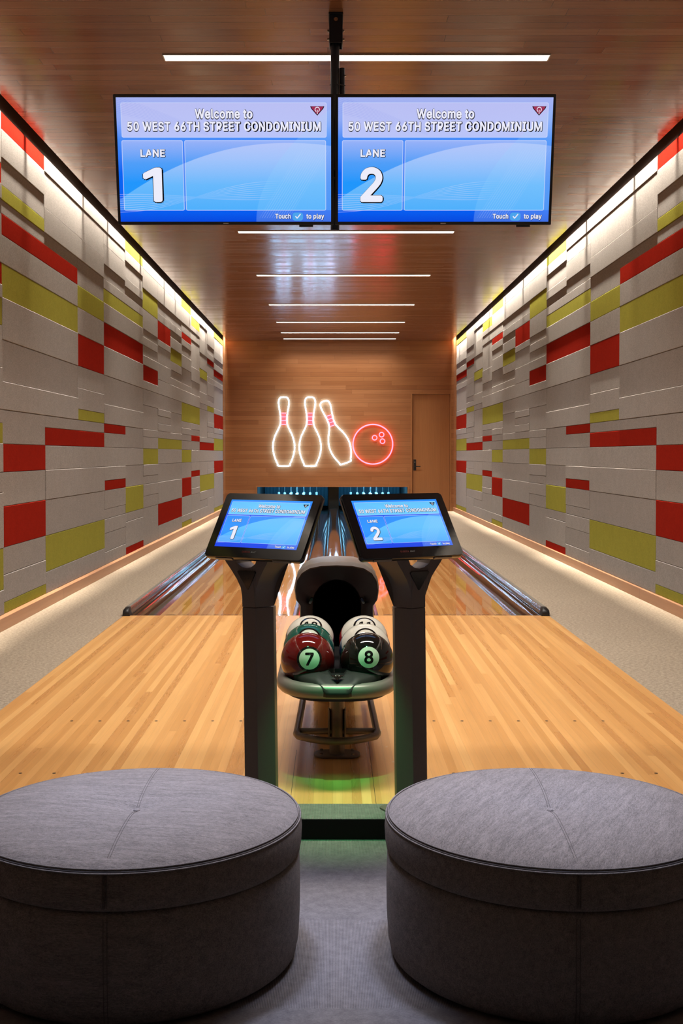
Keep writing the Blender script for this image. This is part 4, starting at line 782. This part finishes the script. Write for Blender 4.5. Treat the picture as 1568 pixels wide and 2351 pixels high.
# tray outline (half): from the hood forward, round the nose
def tray_path(hw, front, back, n=18):
    pts = [(hw, back), (hw, 5.2), (hw, 4.9)]
    cy = 4.68
    for i in range(n+1):
        a = PI/2*i/n
        pts.append((hw*math.cos(a)**.72 if i < n else 0.0, cy-(cy-front)*math.sin(a)**.95))
    return pts + [(-x, y) for x, y in reversed(pts[:-1])]
def sweep_rim(prof, hw, front, back):
    """prof = list of (outward offset, z)"""
    rings = [tray_path(hw+o_, front-o_, back) for o_, z in prof]
    n = len(rings[0])
    return [[L(rings[k][i][0], rings[k][i][1], prof[k][1]) for k in range(len(prof))] for i in range(n)]
b = MB()
prof = [(-.012, .350), (.004, .339), (.020, .341), (.030, .352), (.033, .368), (.028, .384), (.016, .394), (.0, .396), (-.012, .390)]
b.loft(sweep_rim(prof, .212, 4.445, 5.58)); b.build('rim', 'graphite', T, auto=50)
b = MB()
pin_ = tray_path(.203, 4.455, 5.58)
b.loft([[L(x, y, .325) for x, y in pin_], [L(x, y, .346) for x, y in pin_]]); b.build('tray', 'black', T)
b = MB(); b.loft([[L(-.012, y, z) for y, z in ((4.62, .346), (5.5, .346), (5.5, .39), (4.62, .375))], [L(.012, y, z) for y, z in ((4.62, .346), (5.5, .346), (5.5, .39), (4.62, .375))]]); b.build('divider', 'black', T, bevel=.004)
# nose plate over the front of the tray
b = MB()
up = []
nn = 24
for i in range(nn+1):
    s_ = -1+2*i/nn; x = .172*s_
    yb = 4.565 + .012*(1-s_*s_) ; zb = .405+.022*(1-s_*s_)
    a = abs(s_)
    yf = 4.397 + .10*a**3 if a < .33 else 4.432 + .145*((a-.33)/.67)**1.6
    zf = .372 if a < .33 else .399
    if .25 < a < .42:
        k = (a-.25)/.17; k = k*k*(3-2*k); yf = (4.3985)*(1-k)+4.437*k; zf = .374*(1-k)+.399*k
    if a > .97: yf = min(yf, yb-.004)
    up.append((x, yb, zb, yf, zf))
b.loft([[L(x, yb, zb) for x, yb, zb, yf, zf in up], [L(x, (yb*2+yf)/3, (zb*2+zf)/3+.008) for x, yb, zb, yf, zf in up], [L(x, (yb+yf*2)/3, (zb+2*zf)/3+.008) for x, yb, zb, yf, zf in up], [L(x, yf, zf) for x, yb, zb, yf, zf in up], [L(x, yf+.004, .352) for x, yb, zb, yf, zf in up]], close=False, cap0=False, cap1=False)
nose = b.build('nose_plate', 'nose', T, smooth_=True)
sm = nose.modifiers.new('solid', 'SOLIDIFY'); sm.thickness = .004; sm.offset = -1
b = MB()
for i in range(7):
    y = 4.563-.010*i; hw = .038-.0022*i; z = .4305-.0005*i
    b.box(-hw, hw, y-4.91-.0028, y-4.91+.0028, z, z+.0025)
b.build('vent_grille', 'gloss_black', nose)
b = MB(); zz = .4215
b.bm.faces.new([b.bm.verts.new(L(x, y, z)) for x, y, z in ((-.026, 4.484, zz), (.026, 4.484, zz), (0, 4.440, zz-.010))])
b.build('emblem', 'gloss_black', nose)
b = MB()
for i in range(20):
    a0, a1 = R(-60)+R(300)*i/20, R(-60)+R(300)*(i+1)/20
    b.quad(*[L(r*math.cos(a), 4.472+r*math.sin(a), zz+.0012+(r*math.sin(a))*.2) for r, a in ((.006, a0), (.009, a0), (.009, a1), (.006, a1))])
b.build('emblem_letter', 'graphite', nose)
# post, base, foot loop
b = MB(); b.cyl((0, 0, .01), (0, 0, .335), .032, 32); b.build('post', 'bronze', T, auto=40)
b = MB(); b.loft([[(x, y, 0) for x, y in superrect(.196, .128, .055, 8)], [(x, y, .010) for x, y in superrect(.196, .128, .055, 8)]]); bp = b.build('base_plate', 'bronze', T, bevel=.003)
for sx in (-1, 1):
    for sy in (-1, 1):
        b = MB(); b.cyl((sx*.066, sy*.036, .010), (sx*.066, sy*.036, .017), .008, 6); b.build('bolt', 'chrome', bp)
b = MB()
zl = .105; hw0, hw1 = .168, .158
path = [L(-hw1, 5.95, zl), L(-.162, 5.4, zl), L(-hw0, 4.92, zl), L(-.170, 4.86, zl), L(-.160, 4.815, zl)]
for i in range(9):
    s_ = -1+2*i/8; path.append(L(.135*s_, 4.725+.065*s_*s_, zl))
path += [L(.160, 4.815, zl), L(.170, 4.86, zl), L(hw0, 4.92, zl), L(.162, 5.4, zl), L(hw1, 5.95, zl)]
b.tube(path, .0155, 12); b.build('foot_loop', 'bronze', T, smooth_=True)
b = MB(); b.tube([L(-.165, 4.90, zl), L(.165, 4.90, zl)], .014, 12); b.build('cross_bar', 'bronze', T, smooth_=True)
b = MB(); b.box(-.038, -.030, -.03, .03, .08, .20); b.box(.030, .038, -.03, .03, .08, .20); b.build('loop_bracket', 'bronze', T, bevel=.004)
b = MB(); b.box(-.12, .12, 1.10, 1.20, 0, .42); b.build('rear_pedestal', 'black', T, bevel=.02)
# hood
OUT = [(.166, .345), (.166, .585), (.185, .612), (.190, .655), (.182, .700), (.160, .735), (.125, .757), (.070, .768), (0, .771)]
def outline(k, z0=0.0, kx=None):
    pts = [(x*(kx or k), z0+.345+(z-.345)*k) for x, z in OUT]
    return pts + [(-x, z) for x, z in reversed(pts[:-1])]
def arch(hw, zb, zc, n=16):
    pts = [(hw, zb), (hw, (zb+zc)/2)]
    for i in range(n-2+1): pts.append((hw*math.cos(PI*i/(n-2)), zc+hw*1.02*math.sin(PI*i/(n-2))))
    return pts[:-1] + [(-hw, (zb+zc)/2), (-hw, zb)]
fr_ = outline(1.0)
hole = arch(.1135, .345, .585, 15)
while len(hole) > len(fr_): hole.pop(len(hole)//2)
b = MB()
b.loft([[L(x, 5.315, z) for x, z in outline(.985)], [L(x, 5.300, z) for x, z in outline(1.0)], [L(x, 5.318, z) for x, z in outline(1.022)], [L(x, 5.345, z) for x, z in outline(1.03)]], cap0=False, cap1=False)
b.build('hood_lip', 'bronze', T, auto=60)
b = MB()
b.loft([[L(x, 5.345, z) for x, z in outline(1.012)], [L(x, 5.60, z) for x, z in outline(1.03)], [L(x, 5.80, z) for x, z in outline(1.0)], [L(x, 5.97, z) for x, z in outline(.93)], [L(x, 6.13, z) for x, z in outline(.80)]], cap0=False)
b.build('hood_shell', 'graphite', T, auto=50)
b = MB()
b.loft([[L(x, 5.316, z) for x, z in outline(.985)], [L(x, 5.355, z) for x, z in hole], [L(x, 5.365, z) for x, z in [(q*.97, .345+(zz-.345)*.985) for q, zz in hole]]], cap0=False, cap1=False)
b.build('hood_face', 'black', T, auto=30)
b = MB()
hl2 = [(q*.965, .345+(zz-.345)*.98) for q, zz in hole]
b.loft([[L(x, 5.366, z) for x, z in hl2], [L(x, 5.85, z) for x, z in hl2]], cap0=False); b.build('ball_exit', 'void', T)
for sx in (-1, 1):
    b = MB(); m_ = Matrix.Translation(L(sx*.119, 5.338, .604)) @ Matrix.Rotation(sx*R(-25), 4, 'Y')
    pts = superrect(.014, .036, .006, 4); b.loft([[m_ @ Vector((x, 0, z)) for x, z in pts], [m_ @ Vector((x*.8, -.012, z*.8)) for x, z in pts]]); b.build('latch', 'gloss_black', T)

# ------------------------------------------------------------------ bowling balls (pool-ball styled)
BR = .108
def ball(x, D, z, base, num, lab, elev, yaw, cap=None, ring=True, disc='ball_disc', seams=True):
    o = None
    b = MB(); bmesh.ops.create_uvsphere(b.bm, u_segments=64, v_segments=40, radius=BR)
    o = b.build('bowling_ball', base, smooth_=True); o.location = (x, D, z)
    tag(o, lab, 'bowling ball', 'numbered bowling balls on the ball return')
    d = Vector((-x, -D, CAMZ-z)).normalized()
    right = d.cross(Vector((0, 0, 1))).normalized() * -1
    right = Vector((0, 0, 1)).cross(d).normalized()
    up_ = d.cross(right).normalized()
    d2 = (d*math.cos(elev)+up_*math.sin(elev)).normalized()
    d2 = (d2*math.cos(yaw)+right*math.sin(yaw)).normalized()
    right2 = (right - d2*right.dot(d2)).normalized(); up2 = d2.cross(right2).normalized()
    def onto(u, v, h):                                # u,v = arc lengths on the ball
        a = math.hypot(u, v)/BR
        if a < 1e-6: return d2*(BR+h)
        t = (right2*u+up2*v).normalized()
        return (d2*math.cos(a)+t*math.sin(a))*(BR+h)
    def capmesh(a0, a1, h, name, mat):
        b = MB(); n, m_ = 56, max(2, int((a1-a0)/R(5)))
        rings = [[onto(BR*(a0+(a1-a0)*j/m_)*math.cos(2*PI*i/n), BR*(a0+(a1-a0)*j/m_)*math.sin(2*PI*i/n), h) for i in range(n)] for j in range(m_+1)]
        if a0 == 0: rings = rings[1:]
        b.loft(rings, cap0=(a0 == 0), cap1=False); return b.build(name, mat, o, smooth_=True)
    if cap: capmesh(0, R(cap), .0003, 'white_face', 'ball_white')
    if ring: capmesh(R(22), R(27), .0007, 'number_ring', 'ball_ink')
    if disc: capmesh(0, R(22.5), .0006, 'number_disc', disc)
    cp = .046 if len(num) == 1 else .036
    add_text('numeral', num, cp, 'ball_ink', o, lambda px, py: onto(px, py-cp/2, .0010), bold=.05, subdiv=2)
    if seams:
        b = MB()
        for sx in (-1, 1):
            pts = [onto(sx*(.055+.030*t*t*(1 if t > 0 else .3)), .035+.11*t, .0002) for t in [i/12 for i in range(13)]]
            b.tube(pts, .0005, 5)
        b.build('seam_line', 'ballline', o)
    return o
zb0 = .346+BR+.0005
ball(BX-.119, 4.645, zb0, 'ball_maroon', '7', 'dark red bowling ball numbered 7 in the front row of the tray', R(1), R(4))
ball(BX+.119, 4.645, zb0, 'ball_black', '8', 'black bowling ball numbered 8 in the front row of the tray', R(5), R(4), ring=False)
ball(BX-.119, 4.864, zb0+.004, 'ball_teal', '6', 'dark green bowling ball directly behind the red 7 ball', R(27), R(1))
ball(BX+.117, 4.864, zb0+.004, 'ball_blue', '10', 'white and blue bowling ball numbered 10 directly behind the black 8 ball', R(27), R(2), cap=66, disc=None, seams=False)
ball(BX-.119, 5.083, zb0+.008, 'ball_purple', '12', 'white and purple bowling ball numbered 12 at the back left of the tray', R(37), R(3), cap=70, disc=None, seams=False)
ball(BX+.117, 5.083, zb0+.008, 'ball_red', '11', 'white and red bowling ball numbered 11 at the back right of the tray', R(37), R(3), cap=66, disc=None, seams=False)

# ------------------------------------------------------------------ touch consoles
def console(mx, mD, mz, psi, th, colx, colD, num, lab):
    t = thing('touch_console', (colx, colD, 0), lab, 'touch console', 'touch consoles')
    t.rotation_euler = (0, R(-.9), -psi)
    b = MB()
    def sec(wf, wb, z, yf=-.048, yb=.05): return [(-wf, yf, z), (wf, yf, z), (wb, .018, z), (wb*.82, yb, z), (-wb*.82, yb, z), (-wb, .018, z)]
    b.loft([sec(.0285, .060, .008), sec(.0285, .060, .735)]); b.build('column', 'bronze', t, bevel=.002)
    b = MB(); b.loft([[(x, y, 0) for x, y in superrect(.19, .19, .02)], [(x, y, .008) for x, y in superrect(.19, .19, .02)]]); b.build('base_plate', 'bronze', t, bevel=.002)
    prof = [(.737, .0285, .060), (.775, .0290, .061), (.805, .034, .066), (.835, .047, .078), (.865, .066, .098), (.895, .087, .122), (.925, .104, .138), (.945, .112, .146)]
    fo = [(wf, z) for z, wf, wb in prof]; bo = [(wb, z) for z, wf, wb in prof]
    notch = [(.052, .945), (.049, .915), (.038, .892), (.020, .880), (0, .876)]
    notch += [(-x, z) for x, z in reversed(notch[:-1])]
    f_pts = fo + notch + [(-x, z) for x, z in reversed(fo)]
    b_pts = bo + notch + [(-x, z) for x, z in reversed(bo)]
    b = MB()
    b.loft([[(x, -.048-.02*max(0, (z-.80))/.145, z) for x, z in f_pts], [(x, .022, z) for x, z in b_pts]])
    bmesh.ops.triangulate(b.bm, faces=[f for f in b.bm.faces if len(f.verts) > 6])
    neck = b.build('neck', 'bronze', t, auto=30)
    b = MB(); tri = [(-.040, .862), (-.036, .866), (.036, .866), (.040, .862), (.003, .800), (-.003, .800)]
    b.loft([[(x, -.050-.02*(z-.80)/.145, z) for x, z in tri], [(x*.96, -.0535-.02*(z-.80)/.145, z) for x, z in tri]]); eb = b.build('emblem_plate', 'gloss_black', neck)
    b = MB()
    for i in range(20):
        a0, a1 = R(-60)+R(300)*i/20, R(-60)+R(300)*(i+1)/20
        b.quad(*[(r*math.cos(a), -.0592, .846+r*math.sin(a)) for r, a in ((.0085, a0), (.0105, a0), (.0105, a1), (.0085, a1))])
    b.build('emblem_letter', 'black', eb)
    # the monitor head, placed in world space then parented
    SW, SH = .344, .1935
    hd = bpy.data.objects.new('monitor', bpy.data.meshes.new('monitor'))
    b = MB(); cz = -.006
    o1 = [(x, z+cz) for x, z in superrect(.408, .262, .014)]
    b.loft([[(x*.992, -.004, cz+(z-cz)*.99) for x, z in o1], [(x, .0, z) for x, z in o1], [(x, .016, z) for x, z in o1], [(x*.93, .034, cz+(z-cz)*.90) for x, z in o1], [(x*.5, .046, cz+(z-cz)*.5) for x, z in o1]])
    hd = b.build('monitor', 'gloss_black', None, auto=40)
    Rv = Vector((math.cos(psi), -math.sin(psi), 0)); Uv = Vector((math.sin(th)*math.sin(psi), math.sin(th)*math.cos(psi), math.cos(th))); Nv = Uv.cross(Rv)
    Yv = -(Rv.cross(Uv)) if False else Uv.cross(Rv)
    mw = Matrix(((Rv.x, Yv.x, Uv.x, mx), (Rv.y, Yv.y, Uv.y, mD), (Rv.z, Yv.z, Uv.z, mz), (0, 0, 0, 1)))
    bpy.context.view_layer.update()
    hd.parent = t; hd.matrix_parent_inverse = Matrix(); hd.matrix_basis = t.matrix_basis.inverted() @ mw
    page(hd, SW, SH, num, 'touch', -.0048)
    add_text('maker_name', 'QUBICA', .0062, 'logored', hd, lambda x, y: Vector((x-.030, -.0046, -.1165+y)), width=.034, bold=.02)
    add_text('maker_name', 'AMF', .0062, 'logogrey', hd, lambda x, y: Vector((x+.001, -.0046, -.1165+y)), width=.020, bold=.02)
    b = MB()
    for sx in (-1, 1):
        b.box(sx*.12-.035, sx*.12+.035, .002, .014, -.140, -.1365)
    b.build('foot_pad', 'graphite', hd)
    return t
console(-.242, 4.07, 1.031, R(30.7), R(33.5), -.262, 4.135, '1', 'dark touch screen console showing LANE 1, on a column left of the ball return')
console(.240, 4.03, 1.036, R(-27.3), R(35.8), .290, 4.135, '2', 'dark touch screen console showing LANE 2, on a column right of the ball return')

# ------------------------------------------------------------------ ottomans
def ottoman(x, D, ang, seam_a, lab):
    t = thing('ottoman', (x, D, LOW), lab, 'ottoman', 'round grey ottomans', ang)
    t.scale = (1, 1, 1.025)
    RR = .444
    def wob(prof, n=96): return prof
    b = MB(); b.lathe([(RR-.055, .004), (RR-.030, .006), (RR-.015, .018), (RR-.008, .05), (RR-.004, .12), (RR-.003, .20), (RR-.005, .262), (RR-.012, .275), (.2, .277)], 96); b.build('base', 'wool', t, smooth_=True)
    b = MB(); b.lathe([(.2, .277), (RR-.010, .277), (RR-.003, .284), (RR, .30), (RR+.002, .335), (RR-.001, .360), (RR-.007, .3695), (RR-.012, .3725), (RR-.02, .3775), (RR-.05, .3860), (.30, .3945), (.20, .3975), (.13, .3965), (.085, .3930), (.05, .3875), (.028, .3820), (.012, .3785), (0, .3775)], 96); cu = b.build('cushion', 'wool', t, smooth_=True)
    b = MB(); n = 96
    for rr, zz in ((RR-.002, .3655), (RR-.0085, .3735)):
        b.tube([(rr*math.cos(2*PI*i/n), rr*math.sin(2*PI*i/n), zz) for i in range(n)], .0022, 6, closed=True)
    b.build('piping', 'wool', cu, smooth_=True)
    b = MB()
    for rr, zz in ((RR-.0052, .3690),):
        b.tube([(rr*math.cos(2*PI*i/n), rr*math.sin(2*PI*i/n), zz) for i in range(n)], .0016, 6, closed=True)
    for k in range(2):
        for off in (-.0045, 0, .0045):
            a = seam_a + k*PI + off/RR
            c_, s_ = math.cos(a), math.sin(a)
            b.tube([((RR+.0005)*c_, (RR+.0005)*s_, .288), ((RR+.0028)*c_, (RR+.0028)*s_, .335), ((RR-.0002)*c_, (RR-.0002)*s_, .362)], .0009, 5)
    for off in (-.003, .003):
        pts = []
        for r_, z_ in ((RR-.05, .3863), (.30, .3948), (.20, .3978), (.13, .3968), (.085, .3933), (.05, .3878), (.02, .381)):
            pts.append((r_, z_))
        for sg in (1, -1):
            P = [(sg*r_*math.cos(seam_a)-off*math.sin(seam_a), sg*r_*math.sin(seam_a)+off*math.cos(seam_a), z_) for r_, z_ in pts]
            b.tube(P, .0007, 5)
    b.build('stitching', 'seam', cu)
    for k in range(2):
        for off in (-.0045, .0045):
            b = MB()
            a = seam_a + k*PI + off/RR; c_, s_ = math.cos(a), math.sin(a)
            b.tube([((RR-.0145)*c_, (RR-.0145)*s_, .018), ((RR-.0072)*c_, (RR-.0072)*s_, .05), ((RR-.0032)*c_, (RR-.0032)*s_, .12), ((RR-.0022)*c_, (RR-.0022)*s_, .20), ((RR-.0042)*c_, (RR-.0042)*s_, .262)], .0010, 5)
            b.build('base_stitching', 'seam', t)
    b = MB(); b.lathe([(.010, .377), (.009, .3802), (.005, .3822), (0, .3828)], 16); b.build('button', 'wool', cu, smooth_=True)
    b = MB(); b.lathe([(RR-.06, 0), (RR-.06, .012)], 48); b.build('plinth', 'void', t)
ottoman(-.529, 3.115, R(-8), R(-90+8), 'round grey wool ottoman in the left foreground')
ottoman(.586, 3.115, R(62), R(-92-62), 'round grey wool ottoman in the right foreground')
